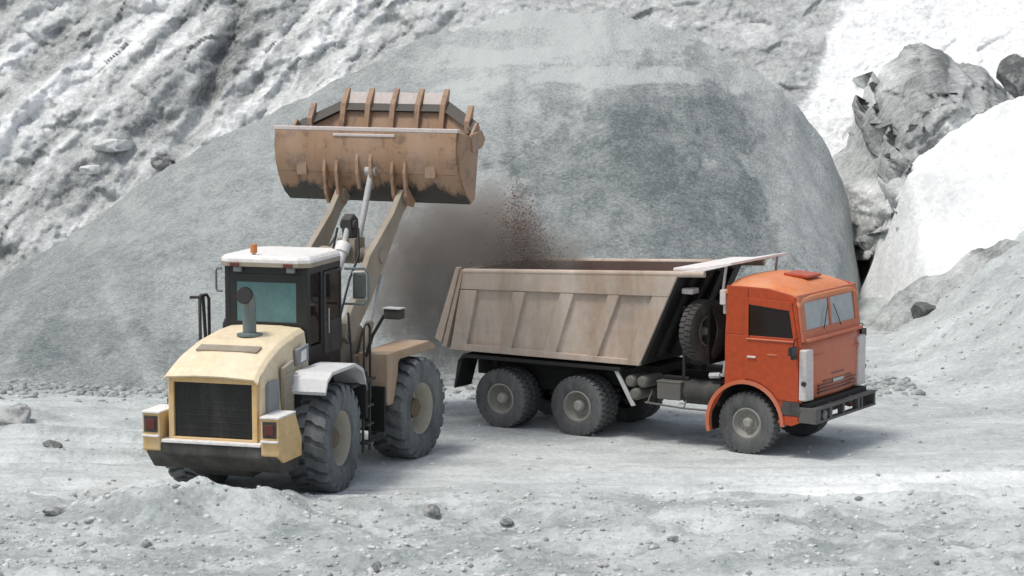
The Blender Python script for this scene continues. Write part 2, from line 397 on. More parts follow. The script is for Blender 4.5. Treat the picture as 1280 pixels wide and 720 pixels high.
disp += (1-left)*(.35*fbm(HX*.35, HZ*.6, 5, 231)+.34*ridged((HZ+.05*(HX-3)**2)*.75+.2*fbm(HX*.4, HZ*.5, 3, 8), HX*.10, 4, 241)+.10*fbm(HX*1.6, HZ*2.2, 4, 243)+.12*blocks(HX*1.1, HZ*1.7, 5)+.05*blocks(HX*3.5, HZ*4, 6))
# gully
disp -= left*.6*np.exp(-((HX+8.9-.28*(HZ-4)+.35*fbm(HZ*.8, HX*.2, 3, 6))/.32)**2)*sstep(3.0, 3.8, HZ)
HY = 62.5+np.maximum(HZ, -2)*1.02-disp
HY += np.where(HZ > 16, (HZ-16)*1.2, 0)
wob = .45*fbm(q*.35, p*.9, 4, 251)
def band(c, w, s=.35): return np.exp(-np.abs((p+wob-c)/w)**3)
tone = .52+.22*left*blk
tone += left*(.9*band(-17.9, .8)+.8*band(-20.7, .6)+.7*band(-13.4, .30)+.5*band(-12.3, .18)+.4*band(-16.2, .16)+.30*band(-11.5, 1.5)+.18*band(-15.9, .4)-.22*band(-14.4, 1.2)-.18*band(-19.3, .6))
tone += left*(.28*(saw(p*.95+w2)-.5)+.16*(saw(p*.34+w1*1.3)-.5)+.3*(strata2-.55)+.40*rockn+.10+.22*(sstep(.0, .06, fbm(p*1.4, q*.45, 5, 265, .6))-.5))
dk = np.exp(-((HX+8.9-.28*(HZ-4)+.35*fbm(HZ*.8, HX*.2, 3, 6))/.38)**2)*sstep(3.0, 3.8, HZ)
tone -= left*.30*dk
tone += (1-left)*(.15+.22*(ridged((HZ+.05*(HX-3)**2)*.75+.2*fbm(HX*.4, HZ*.5, 3, 8), HX*.10, 4, 241)-.5)+.25*fbm(HX*.30+HZ*.4, HZ*1.3, 5, 261)+.18*(sstep(.0, .06, fbm(HX*.45+HZ*.3, HZ*1.5, 6, 263, .6))-.6))
wr = sstep(7.3, 7.8, HX-.38*(HZ-3)+1.1*fbm(HX*.5, HZ*.5, 5, 271))
HY = HY+wr*.5*disp*.9
tone = tone*(1-wr)+wr*(1.42+.12*fbm(HX*.5, HZ*.9, 3, 281))
tone = tone*(1-left)+left*(.60+(tone-.60)*.68)
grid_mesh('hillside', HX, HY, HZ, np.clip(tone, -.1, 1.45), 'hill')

# ------------------------------------------------------------------ mounds with a ridge line and a face towards the yard
def mound(name, ridge, yr, kf, kb, x0, x1, step, mat, tonef, rough=(.1, .8), kind='structure', ylo=44, yhi=70, foot=0):
    rx, rz = zip(*[at(u, v, yr) for u, v in ridge])
    xs = np.arange(x0, x1, step); ys = np.arange(ylo, yhi, step)
    X, Y = np.meshgrid(xs, ys)
    d = yr-Y+.25*fbm(X*.4, Y*.4, 3, 78)
    Xs = X+.12*fbm(X*1.5, Y*1.5, 3, 77)
    if foot: Xs = np.where(X > 0, Xs*(1+.024*np.maximum(d, 0)), Xs)      # the cone draws in towards its foot on the right
    Sx = np.interp(Xs, rx, rz)+(.16*fbm(X*.9, Y*.2, 4, 91)+.05*fbm(X*4, Y*2, 3, 92) if foot else 0)
    Z = Sx-np.where(d > 0, kf*(np.sqrt(d*d+.25)-.5), kb*(np.sqrt(d*d+.25)-.5))
    if foot:
        dd = np.clip(d/(foot+1.2*fbm(X*.25, X*.0, 3, 88)), 0, 1.3); Z = np.where(d > 0, np.maximum(Sx, 0)*(1-dd*(.93+.07*dd))+np.minimum(Sx, 0), Z)
        Z = Z+.10*ridged(X*.8+.1*Y, Y*.12, 3, 89)*np.clip(Z/3, 0, 1)
    Z = Z+rough[0]*fbm(X*rough[1], Y*rough[1], 5, 79)
    keep = Z > -.35
    return grid_mesh(name, X, Y, Z, tonef(X, Y, Z), mat, keep, kind)
def pile_tone(X, Y, Z):
    t = .56+.10*fbm(X*.5, Z*.7, 4, 301)
    def blob(cx, cz, rx, rz, a, s):
        r = np.hypot((X-cx)/rx, (Z-cz)/rz)
        return a*sstep(1.06, .94, r+.9*fbm(X*1.1, Z*1.3, 6, s, .68))
    t = t-blob(3.1, 3.4, 2.9, 2.7, .31, 311)-blob(3.1, 4.5, 1.0, 1.5, .13, 321)-blob(-9.8, 1.2, 2.2, .85, .17, 331)-blob(5.9, 4.0, .9, 1.0, .10, 341)
    t = t-blob(-8.7, .35, 1.6, .5, .16, 351)
    # dark seam where two pourings of gravel meet, and pale runs down the left flank
    t = t-.20*np.exp(-((X-.25+.05*Z+.08*fbm(Z, X, 2, 4))/.13)**2)*sstep(1.5, 4.5, Z)
    t = t+.22*np.exp(-((X+8.6+1.45*(Z-1.1))/.22)**2)*sstep(2.6, .6, Z)
    g = fbm(X*.8+2, Z*1.4, 6, 361, .62)
    t = t+.10*(sstep(-.02, .04, g)-.5)+.55*sstep(5.0, 5.9, Z+.6*g)*sstep(-3, 0, X)*(.55+.9*sstep(-.05, .05, fbm(X*.5, Z*2.2, 5, 371, .6)))
    t = t+.22*sstep(5.2, 7.5, X)*sstep(-.3, .3, .5+fbm(X*.7, Z*.9, 4, 381))  # right flank lightened in colour to offset its shading from the sun
    return np.clip(t, -.05, 1.3)
mound('gravel_slope', [(-300, 560), (-100, 415), (0, 350), (120, 272), (250, 185), (395, 112), (480, 78), (560, 42), (650, 16), (760, 18), (860, 46), (935, 88), (1000, 140), (1034, 190), (1062, 250), (1078, 345), (1092, 420), (1120, 520)],
      61.5, .56, .9, -19, 12.5, .085, 'pile', pile_tone, (.16, .7), ylo=45.5, yhi=66, foot=13.2)
def white_tone(X, Y, Z): return .62+.3*fbm(X*.6, Z, 3, 401)
mound('white_dust_slope', [(1030, 420), (1068, 385), (1092, 330), (1112, 262), (1130, 212), (1152, 192), (1186, 172), (1230, 146), (1290, 114), (1400, 70), (1500, 120)],
      59.5, .8, .8, 8.0, 18.5, .07, 'white', white_tone, (.30, 1.7), ylo=50, yhi=66)
# right-hand rubble bank crest in front of the white dust
def rub_tone(X, Y, Z): return np.clip(.62+.45*fbm(X*1.0+Z*.6, Z*1.6, 5, 411)-.25*sstep(.55, .8, ridged(X*.7, Z*1.1, 3, 421)), 0, 1.1)
mound('rubble_bank', [(1050, 450), (1085, 405), (1120, 372), (1150, 350), (1185, 335), (1215, 312), (1250, 298), (1280, 300), (1340, 280), (1450, 300)],
      54.5, .55, .9, 7.0, 18.5, .08, 'hill', rub_tone, (.34, 1.1), ylo=45, yhi=60)

# ------------------------------------------------------------------ rocks
import bmesh
def rock_mesh(name, size, seed, sub=3, mat='rock', tonev=.5, jag=.35):
    bm = bmesh.new(); bmesh.ops.create_icosphere(bm, subdivisions=sub, radius=1)
    r = random.Random(seed); cuts = []
    for k in range(11):
        d = Vector((r.uniform(-1, 1), r.uniform(-1, 1), r.uniform(-1, 1))).normalized(); cuts.append((d, r.uniform(.55, .85)))
    for v in bm.verts:
        for d, c in cuts:
            k = v.co.dot(d)
            if k > c: v.co -= d*(k-c)*.92
    co = np.array([v.co[:] for v in bm.verts])
    n = fbm(co[:, 0]*2+seed, co[:, 1]*2+co[:, 2]*1.7, 4, seed)
    for v, k in zip(bm.verts, n):
        v.co = v.co*(1+jag*k*.5); v.co = Vector((v.co.x*size[0], v.co.y*size[1], v.co.z*size[2]))
    me = bpy.data.meshes.new(name); bm.to_mesh(me); bm.free()
    a = me.attributes.new('tone', 'FLOAT', 'POINT'); a.data.foreach_set('value', [tonev+.2*float(k) for k in n])
    me.materials.append(M[mat]); me.polygons.foreach_set('use_smooth', [True]*len(me.polygons)); me.set_sharp_from_angle(angle=math.radians(28))
    o = bpy.data.objects.new(name, me); COL.objects.link(o); return o
def hill_y(x, z):
    i = np.argmin(np.abs(HX[0]-x)); j = np.argmin(np.abs(HZ[:, 0]-z)); return HY[j, i]

# jagged grey outcrop at the right, a wall of ledges with real depth
xs = np.arange(6.4, 14.8, .055); zs = np.arange(-.6, 9.0, .055)
OX, OZ = np.meshgrid(xs, zs)
op_, oq = OX*.72-OZ*.70, OX*.70+OZ*.72
base = [at(u, v, 62) for u, v in [(1075, 400), (1082, 330), (1092, 250), (1104, 190), (1128, 140), (1165, 108), (1200, 106), (1248, 124), (1275, 130), (1300, 380)]]
bxs = [b[0] for b in base]; bzs = [b[1] for b in base]
crest = np.interp(OX, sorted(bxs), [z for _, z in sorted(zip(bxs, bzs))])
lf = [at(u, v, 61) for u, v in [(1085, 420), (1092, 350), (1102, 290), (1102, 240), (1120, 190), (1146, 140), (1170, 90)]]
xl = np.interp(OZ, [z for _, z in lf], [x for x, _ in lf])
crest = np.interp(OX, *zip(*sorted([at(u, v, 62) for u, v in [(1040, 290), (1085, 250), (1110, 205), (1135, 160), (1160, 128), (1185, 112), (1210, 110), (1248, 128), (1280, 140), (1340, 170)]])))
inside = np.minimum(crest-OZ, (OX-xl)*1.1)+.30*fbm(OX*1.3, OZ*1.2, 4, 431)+.08*blocks(OX*1.7, OZ*1.5, 12)
led = ridged(op_*1.1, oq*.28, 4, 441)*1.1+.5*fbm(OX*1.4, OZ*1.4, 5, 451)
led = .55*led+.42*blocks(op_*1.0, oq*.45, 7)+.22*blocks(op_*2.3, oq*1.2, 8)+.09*blocks(OX*5, OZ*5, 9)
OY = 61.4+OZ*.32-led-.1+np.clip(.45-inside, 0, 4)**1.3*3.6
fx = at(1153, 250, 58.5)[0]+.30*fbm(OZ*1.3, OX*.4, 4, 481)
zl = np.interp(OX, *zip(*sorted([at(u, v, 58.5) for u, v in [(1060, 372), (1088, 352), (1118, 325), (1150, 296), (1180, 270)]])))+.25*fbm(OX*1.6, OZ*.6, 4, 483)
fwd = sstep(-.02, .14, fx-OX)*sstep(-.02, .2, OZ-zl)
OY = OY-3.2*fwd
tone = .66+.9*(ridged(op_*1.1+.3, oq*.3, 4, 461)-.52)+.3*(sstep(.0, .08, fbm(op_*1.2, oq*.5, 4, 463))-.5)+.32*fbm(OX*.9, OZ*.9, 4, 471)
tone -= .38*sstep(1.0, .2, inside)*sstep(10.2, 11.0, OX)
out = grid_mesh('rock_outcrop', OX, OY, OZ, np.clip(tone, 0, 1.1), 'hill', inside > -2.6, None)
tag(out, 'jagged grey rock outcrop with slanting ledges left of the bright white slope', 'rock outcrop')
so = out.modifiers.new('thickness', 'SOLIDIFY'); so.thickness = .5; so.offset = -1 

bould = [
 ((1268, 96), 63.5, (.42, .5, .62), .05, 'dark boulder at the top of the white slope', 'dark boulder'),
 ((143, 182), None, (.62, .5, .24), .95, 'wide pale slab of rock low on the streaked hillside', ''),
 ((113, 213), None, (.30, .3, .20), 1.05, 'small white rock below the wide pale slab on the hillside', ''),
 ((200, 205), None, (.35, .35, .30), .25, 'grey rock beside the foot of the dark gully', ''),
 ((1155, 388), 50.5, (.42, .35, .26), -.1, 'dark boulder on the rubble bank beyond the orange cab', ''),
 ((1052, 383), 52.5, (.0, .0, .0), .3, '', ''),
 ((18, 525), 43.3, (.42, .36, .34), .25, 'round grey boulder half sunk at the edge of the yard on the left', ''),
 ((65, 556), 41.3, (.20, .16, .11), -.1, 'flat dark stone just right of the sunken round boulder', ''),
 ((541, 640), 35.0, (.17, .15, .14), .1, 'dark lump of rock in front of the loader wheel', ''),
 ((634, 652), 34.4, (.13, .11, .08), .15, 'small dark stone right of the lump near the loader wheel', ''),
 ((183, 684), 33.0, (.12, .12, .10), .1, 'dark stone near the bottom left corner below the loader', ''),
 ((68, 640), 35.0, (.19, .14, .08), .2, 'flat grey stone on the rough ground at the far left', ''),
 ((842, 674), 33.4, (.10, .09, .06), .05, 'dark pebble lying alone below the truck', ''),
 ((472, 710), 31.8, (.09, .09, .09), .1, 'grey stone at the bottom edge of the photo under the loader wheel', ''),
]
for i, (uv, y, sz, tn, lab, _) in enumerate(bould):
    if not lab: continue
    if y is None:
        y = 66.0
        for _k in range(12):
            x, z = at(uv[0], uv[1], y); y = y*.5+.5*float(hill_y(x, z))
        x, z = at(uv[0], uv[1], y)
    elif y < 53:
        # slide along the sight line until it sits on the ground
        for _k in range(30):
            x, z = at(uv[0], uv[1], y); g = gz(x, y)+sz[2]*.3
            y += (z-g)*2.0
        x, z = at(uv[0], uv[1], y)
    else: x, z = at(uv[0], uv[1], y)
    o = rock_mesh('boulder' if max(sz) > .25 else 'stone', sz, 40+i*7, 4 if max(sz) > .25 else 3, 'rock', tn+.22 if y < 50 else tn)
    o.location = (x, y, z); o.rotation_euler = (0, 0, random.uniform(0, 6))
    tag(o, lab, 'boulder' if max(sz) > .25 else 'stone')

# loose gravel: uncountable little stones over the yard, one mesh
def scatter(name, n, region, smin, smax, surf, mat='rock', seed=1):
    r = np.random.default_rng(seed)
    ico = bmesh.new(); bmesh.ops.create_icosphere(ico, subdivisions=1, radius=1)
    bv = np.array([v.co[:] for v in ico.verts]); bf = np.array([[v.index for v in f.verts] for f in ico.faces]); ico.free()
    P = surf(r, n); n = len(P)
    s = smin+(smax-smin)*r.random(n)**4
    V = bv[None]*(1+.5*(r.random((n, len(bv), 1))-.5)); V = V*np.stack([s*(.7+.6*r.random(n)), s*(.7+.6*r.random(n)), s*(.45+.4*r.random(n))], -1)[:, None]
    a = r.random(n)*6.28; c, si = np.cos(a)[:, None], np.sin(a)[:, None]
    V = np.stack([V[..., 0]*c-V[..., 1]*si, V[..., 0]*si+V[..., 1]*c, V[..., 2]], -1)+P[:, None]
    F = (bf[None]+(np.arange(n)*len(bv))[:, None, None]).reshape(-1, 3)
    me = bpy.data.meshes.new(name); me.vertices.add(V.size//3); me.vertices.foreach_set('co', V.ravel())
    me.loops.add(F.size); me.loops.foreach_set('vertex_index', F.ravel().astype(np.int32))
    me.polygons.add(len(F)); me.polygons.foreach_set('loop_start', np.arange(0, F.size, 3, dtype=np.int32)); me.update(calc_edges=True)
    t = np.repeat(.45+.55*r.random(n), len(bv)).astype(np.float32)
    at_ = me.attributes.new('tone', 'FLOAT', 'POINT'); at_.data.foreach_set('value', t)
    me.materials.append(M[mat]); o = bpy.data.objects.new(name, me); COL.objects.link(o)
    return tag(o, 'loose pale and grey gravel scattered over the quarry yard', 'gravel', kind='stuff')
def on_ground(r, n):
    y = 29.5+24*r.random(n)**1.5; x = (r.random(n)*2-1)*(y*.235)
    k = (r.random(n) < np.where(y < 36.5, .95, .12)) | (y > 46)
    x, y = x[k], y[k]
    x0 = x-TRUCK.x+1.5; y0 = y-TRUCK.y-.8
    return np.stack([x, y, ground_h(x[None], y[None])[0]+.0], -1)
scatter('loose_gravel', 13000, None, .010, .065, on_ground)
def at_foot(r, n):
    x = r.uniform(-12, 8, n); y = 48.3-np.abs(r.normal(0, 1.1, n)); return np.stack([x, y, ground_h(x[None], y[None])[0]], -1)
fg = scatter('slope_foot_gravel', 5000, None, .012, .13, at_foot, 'pile', 12)
fg['label'] = 'coarse grey stones rolled out along the foot of the gravel slope'

# ------------------------------------------------------------------ wheels
def tyre_mb(R, Wd, rim, lug_n, lug_h, cover=.6, slant=.5, n=60):
    r0 = R-lug_h
    m = MB()
    prof = [(rim, -Wd*.40), (rim+.03, -Wd*.46), (rim+(r0-rim)*.45, -Wd*.50), (r0-.09*R, -Wd*.485), (r0-.02*R, -Wd*.44), (r0, -Wd*.36), (r0+.006, 0)]
    prof = prof+[(r, -t) for r, t in prof[:-1][::-1]]
    m.lathe(prof, n=n)
    return m, r0
def make_tyre(R, Wd, rim, lug_n, lug_h, kind):
    m, r0 = tyre_mb(R, Wd, rim, lug_n, lug_h)
    pitch = 2*math.pi/lug_n
    for k in range(lug_n):
        for s in (-1, 1):
            a0 = k*pitch+(pitch*.5 if s > 0 else 0)
            if kind == 'earth':
                st = [(.0, .0, R), (.14, .10, R), (.26, .62, R), (.38, .70, R-.004), (.455, 1.0, R-.03), (.495, 1.02, R-.15)]
                hw = pitch*.30
            else:
                st = [(.02, 0, R), (.2, .12, R), (.38, .2, R-.003), (.455, .22, R-.02)]
                hw = pitch*.34
            vs = []
            for (t, da, r) in st:
                for sg in (-1, 1):
                    for rr in (r, r0-.03 if t < .45 else r-.06):
                        a = a0+da*pitch*.5*1.0+sg*hw
                        vs.append((rr*math.cos(a), s*t*Wd, rr*math.sin(a)))
            fs = []
            for i in range(len(st)-1):
                b = i*4; c = b+4
                fs += [(b, c, c+2, b+2), (b+1, b+3, c+3, c+1), (b, b+1, c+1, c), (b+2, c+2, c+3, b+3)]
            e = (len(st)-1)*4; fs += [(0, 2, 3, 1), (e, e+1, e+3, e+2)]
            m.add(vs, fs)
    return m
def wheel(parent, pos, R, Wd, rim, side, kind, rimmat, rubber, dual=False, steer=0):
    """side = -1: outer face towards local -Y.  hub mesh carries tyre and rim"""
    s = side
    h = MB()
    if kind == 'earth':
        h.lathe([(0, .22*s), (.10, .22*s), (.16, .18*s), (.17, .06*s), (.26, .03*s), (.26, -.02*s), (0, -.02*s)], n=28)
        for k in range(12):
            a = k*math.pi/6; h.tube([(.21*math.cos(a), .03*s, .21*math.sin(a)), (.21*math.cos(a), .07*s, .21*math.sin(a))], .018, 6)
    elif dual:
        h.lathe([(0, .10*s), (.07, .10*s), (.10, .07*s), (.12, -.03*s), (.20, -.05*s), (0, -.06*s)], n=24)
    else:
        h.lathe([(0, .13*s), (.06, .13*s), (.085, .10*s), (.10, .03*s), (.19, .02*s), (.19, -.02*s), (0, -.02*s)], n=24)
        for k in range(10):
            a = k*math.pi/5; h.tube([(.145*math.cos(a), .02*s, .145*math.sin(a)), (.145*math.cos(a), .05*s, .145*math.sin(a))], .014, 6)
    hub = h.build('wheel', 'hub_brown' if kind == 'earth' else rimmat, parent, smooth=35); hub.location = pos; hub.rotation_euler = (0, 0, steer)
    r = MB(); w = Wd*.40
    if kind == 'earth':
        r.lathe([(rim+.012, s*w), (rim-.015, s*(w+.01)), (rim-.04, s*(w-.03)), (rim-.07, s*(w-.14)), (rim-.10, .02*s), (.24, .0), (.24, -.03*s), (rim-.08, -.04*s), (rim-.05, -s*w), (rim+.012, -s*w)], n=48)
    elif dual:
        r.lathe([(rim+.01, s*w), (rim-.02, s*(w+.008)), (rim-.03, s*(w-.03)), (rim-.05, s*.0), (rim-.09, -s*.05), (.19, -s*.05), (.19, -s*.07), (rim-.05, -s*.08), (rim+.01, -s*w)], n=40)
    else:
        r.lathe([(rim+.01, s*w), (rim-.02, s*(w+.008)), (rim-.03, s*(w-.03)), (rim-.05, s*.06), (rim-.08, s*.035), (.18, s*.01), (.18, -s*.01), (rim-.05, -s*.02), (rim+.01, -s*w)], n=40)
    r.build('rim', rimmat, hub, smooth=30)
    t = make_tyre(R, Wd, rim, 22 if kind == 'earth' else 34, .062 if kind == 'earth' else .022, kind)
    if dual:
        t2 = make_tyre(R, Wd, rim, 34, .022, kind)
        o = len(t.v); t.v += [(x, y-s*(Wd+.05), z) for x, y, z in t2.v]; t.f += [tuple(i+o for i in f) for f in t2.f]
    t.build('tyre', rubber, hub, smooth=32)
    return hub

# ------------------------------------------------------------------ dump truck
def dump_truck():
    T = empty('dump_truck', TRUCK, TH)
    tag(T, 'orange cab dump truck with dusty tan tipper body parked under the raised bucket', 'dump truck')
    R = .535
    wz = R-.03
    for y, s in ((-1.02, -1), (1.02, 1)):
        wheel(T, (0, y, wz), R, .30, .265, s, 'road', 'rim_grey', 'rubber_dark')
        for x in (-3.34, -4.94):
            wheel(T, (x, y-s*.0, wz), R+.005, .27, .275, s, 'road', 'rim_grey', 'rubber_dark', dual=True)
    # chassis
    c = MB()
    for s in (-1, 1): c.box((-2.4, s*.42, .95), (6.9, .09, .26))
    for x in (-5.6, -4.0, -2.2, -.9, .5): c.box((x, 0, .95), (.12, .76, .18))
    c.tube([(0, -.9, .5), (0, .9, .5)], .07, 10)
    for x in (-3.34, -4.94):
        c.tube([(x, -.7, .5), (x, .7, .5)], .09, 12); c.lathe([(0, -.22), (.16, -.18), (.22, 0), (.16, .18), (0, .22)], (x, 0, .5), 'y', 16)
    c.tube([(-4.5, 0, .62), (-1.2, 0, .8)], .05, 8)
    for s in (-1, 1): c.prism([(-5.1, .78), (-4.0, .92), (-2.9, .78), (-2.9, .70), (-4.0, .60), (-5.1, .70)], s*.42-.05, s*.42+.05)
    c.prism([(-5.9, 1.10), (-2.0, 1.10), (-1.95, 1.26), (-5.9, 1.26)], -.62, .62)
    c.build('chassis', 'chassis', T, .01)
    # mudguards above rear wheels with rear flap
    g = MB(); g.prism([(-5.85, 1.12), (-5.72, 1.27), (-2.45, 1.27), (-2.45, 1.20), (-5.68, 1.20)], -1.17, 1.17)
    g.build('mudguard', 'chassis', T, .01)
    for s in (-1, 1):
        f = MB(); f.prism([(-5.86, 1.14), (-5.76, 1.16), (-5.92, .62), (-5.95, .62)], s*.85-.27, s*.85+.27); f.build('mud_flap', 'chassis', T)
        f = MB(); f.prism([(-2.60, 1.22), (-2.52, 1.22), (-2.16, .62), (-2.24, .60)], s*1.12-.02, s*1.12+.02); f.build('guard_stay', 'steel_light', T, .006)
        f = MB(); f.tube([(-5.3, s*.7, 1.30), (-5.3, s*.7, 1.02)], .06, 8); f.box((-5.3, s*.7, 1.28), (.22, .10, .10)); f.build('tipping_hinge', 'chassis', T)
    # three air tanks with axis across the truck
    for x, z in ((-2.26, 1.04), (-2.03, 1.045), (-2.17, .82)):
        a = MB(); a.lathe([(0, -1.16), (.07, -1.155), (.105, -1.12), (.11, -1.06), (.11, -.55), (0, -.5)], (x, 0, z), 'y', 20); a.build('air_tank', 'tank', T, smooth=40)
    a = MB(); a.box((-1.50, -.95, .93), (.46, .40, .30)); a.box((-1.50, -.95, 1.09), (.48, .42, .03)); a.build('battery_box', 'tank', T, .015)
    a = MB(); a.lathe([(0, -.36), (.19, -.36), (.21, -.33), (.21, .33), (.19, .36), (0, .36)], (-.93, -.90, .92), 'x', 24); a.build('fuel_tank', 'black_dusty', T, smooth=40)
    a = MB(); a.lathe([(0, -.55), (.22, -.55), (.24, -.52), (.24, .52), (.22, .55), (0, .55)], (-1.6, .88, .90), 'x', 24); a.build('fuel_tank', 'tank', T, smooth=40)
    a = MB(); a.tube([(-1.95, -1.16, .70), (-1.2, -1.16, .66), (-.72, -1.16, .66)], .018, 8); a.tube([(-1.2, -1.16, .66), (-1.2, -1.0, .85)], .015, 6); a.tube([(-1.9, -1.16, .7), (-1.9, -1.0, .9)], .015, 6); a.build('side_guard', 'tank', T)
    # tipper body
    Bx = lambda s, t: None
    bt, tt = 1.36, 2.98            # bottom and top heights
    def X(z, x): return x+(z-bt)*.46    # everything on the body leans forward
    def SX(f, z):  # f 0 rear .. 1 front
        return (-5.98+f*3.93)+(z-bt)*(.20+f*.26)
    for s in (-1, 1):
        zt = lambda f: 2.75+.20*f
        m = MB(); y0, y1 = (1.10, 1.16)
        def side(poly, a, b): m.prism(poly, min(s*a, s*b), max(s*a, s*b))
        side([(SX(0, bt), bt), (SX(1, bt), bt), (SX(1, zt(1)-.02), zt(1)-.02), (SX(0, zt(0)-.02), zt(0)-.02)], 1.105, 1.135)    # plate
        side([(SX(0, bt-.03), bt-.03), (SX(1, bt-.03), bt-.03), (SX(1, bt+.07), bt+.07), (SX(0, bt+.10), bt+.10)], 1.08, 1.195)
        side([(SX(0, zt(0)-.30), zt(0)-.30), (SX(1, zt(1)-.38), zt(1)-.38), (SX(1, zt(1)), zt(1)), (SX(0, zt(0)), zt(0))], 1.09, 1.195)
        # ribs leaning forward between recessed panels
        for f0, f1 in ((0, .085), (.265, .325), (.495, .56), (.72, .775), (.925, 1.0)):
            q = lambda f, z: (SX(f, z), z)
            za, zb = bt+.06, lambda f: zt(f)-.31-.07*f
            side([q(f0, za), q(f1, za), q(f1, zb(f1)), q(f0, zb(f0))], 1.12, 1.19)
        m.build('side_panel', 'bed', T, .012)
        # rolled top rail
        r = MB(); r.tube([(SX(0, zt(0)), s*1.15, zt(0)+.02), (SX(1, zt(1)), s*1.15, zt(1)+.02), (SX(1, zt(1))+.50, s*1.15, zt(1)+.045)], .055, 10); r.build('top_rail', 'bed', T, smooth=40)
    fl = MB(); fl.prism([(SX(0, bt), bt-.02), (SX(1, bt), bt-.02), (SX(1, bt), bt+.05), (SX(0, bt), bt+.05)], -1.09, 1.09); fl.build('bed_floor', 'bed_in', T)
    fw = MB(); fw.prism([(SX(1, bt), bt), (SX(1, bt)+.06, bt), (SX(1, 3.0)+.06, 3.0), (SX(1, 3.0), 3.0)], -1.15, 1.15)
    for y in (-.75, -.25, .25, .75): fw.prism([(SX(1, bt+.1)+.06, bt+.1), (SX(1, bt+.1)+.14, bt+.1), (SX(1, 2.9)+.14, 2.9), (SX(1, 2.9)+.06, 2.9)], y-.05, y+.05)
    fw.build('front_wall', 'chassis', T, .008)
    tg = MB(); tg.prism([(-6.18, bt+.02), (-6.08, bt+.0), (-5.70, 2.80), (-5.78, 2.80)], -1.17, 1.17)
    for y in (-1.14, -.4, .4, 1.14): tg.prism([(-6.32, bt+.16), (-6.18, bt+.08), (-5.77, 2.84), (-5.86, 2.84)], y-.05, y+.05)
    tg.build('tailgate', 'bed', T, .01)
    # far side inner sheet (dark worn) and load
    for s in (-1, 1):
        i_ = MB(); i_.prism([(SX(0, bt)+.05, bt+.06), (SX(1, bt)-.04, bt+.06), (SX(1, 2.98)-.04, 2.98), (SX(0, 2.78)+.05, 2.78)], s*1.075-.008, s*1.075+.008); i_.build('side_liner', 'bed_in', T)
    # canopy plate reaching over the cab, tilted up
    cp = MB(); x0 = SX(1, 3.03)-.06
    cp.prism([(x0-.10, 3.02), (x0+.35, 3.04), (x0+1.0, 3.17), (x0+1.0, 3.215), (x0+.33, 3.09), (x0-.10, 3.07)], -1.12, 1.12)
    for s in (-1, 1): cp.prism([(x0-.15, 2.93), (x0+.30, 2.99), (x0+.98, 3.165), (x0+.30, 3.05), (x0-.12, 3.0)], s*1.15-.02, s*1.15+.02)
    cp.build('canopy', 'canopy', T, .008)
    for y in (-1.0, 1.0):
        cp = MB(); cp.tube([(x0+.85, y, 3.14), (x0+.80, y, 2.72)], .025, 8); cp.build('canopy_stay', 'steel_light', T)
    # rack, spare wheel
    rk = MB()
    for y in (-.95, -.2): rk.box((-1.30, y, 1.75), (.06, .06, 1.3)); rk.box((-1.45, y, 1.15), (.5, .06, .06))
    rk.box((-1.30, -.58, 2.35), (.06, .8, .06)); rk.box((-1.1, -.1, 1.9), (.45, 1.5, 1.0)); rk.box((-.72, .3, 1.6), (.3, .9, 1.1))
    rk.build('spare_wheel_rack', 'chassis', T, .01)
    sp = wheel(T, (-1.02, -.78, 1.98), R, .28, .265, -1, 'road', 'tank', 'black_dusty'); sp.rotation_euler = (0, 0, math.radians(78)); sp.name = 'spare_wheel'
    a = MB(); a.tube([(-.62, -.95, 1.25), (-.50, -1.02, 1.27), (-.46, -1.04, 1.50)], .035, 8); a.tube([(-.58, -1.0, 1.26), (-.78, -1.0, 1.24)], .05, 8); a.build('intake_pipe', 'steel_light', T, smooth=40)
    a = MB(); a.box((-.48, -1.03, 2.62), (.12, .22, .26)); a.box((-.50, -.97, 2.42), (.07, .10, .2)); a.build('air_intake', 'white_part', T, .02)
    a = MB(); a.box((-1.25, -.85, 2.66), (.22, .25, .10)); a.build('tool_bracket', 'white_part', T, .02)

    # ---- cab
    hw = 1.20
    XR, XF = -.38, 1.02
    cx, cz, ar = 0.0, .52, .68
    arch = [(cx+ar*math.cos(a), cz+ar*math.sin(a)) for a in np.linspace(math.radians(168), math.radians(12), 16)]
    def below(zt_): return None
    body = MB()
    for s in (-1, 1):
        lo, hi = (s*hw, s*(hw-.05)) if s < 0 else (hw-.05, hw)
        # sill ahead of and behind the arch
        body.prism([(XR-.02, 1.16), (XR-.02, 2.02), (.0, 2.02), (.0, 1.22)]+[(px, pz) for px, pz in arch if px < 0][::-1]+[(XR-.05, 1.08)], lo, hi)
        body.prism([(.0, 1.22), (.0, 2.02), (XF-.02, 2.02), (XF, 1.62), (XF+.01, .94), (XF-.06, .93), (.97, .66), (.70, .64)]+[(px, pz) for px, pz in arch if px >= 0][::-1], lo, hi)
        body.prism([(XR-.02, 2.02), (XR+.03, 2.84), (.03, 2.84), (.0, 2.02)], lo, hi)
        body.prism([(.03, 2.58), (.03, 2.84), (.40, 2.83), (.84, 2.74), (.90, 2.70), (.83, 2.52)], lo, hi)
        body.prism([(.83, 2.52), (.90, 2.70), (XF-.02, 2.02), (.92, 2.02)], lo, hi)
    body.box((XR, 0, 2.0), (.05, 2*hw-.1, 1.66))
    body.build('cab_shell', 'orange', T, .015)
    # wheel arch flare
    a0 = np.linspace(math.radians(196), math.radians(0), 22)
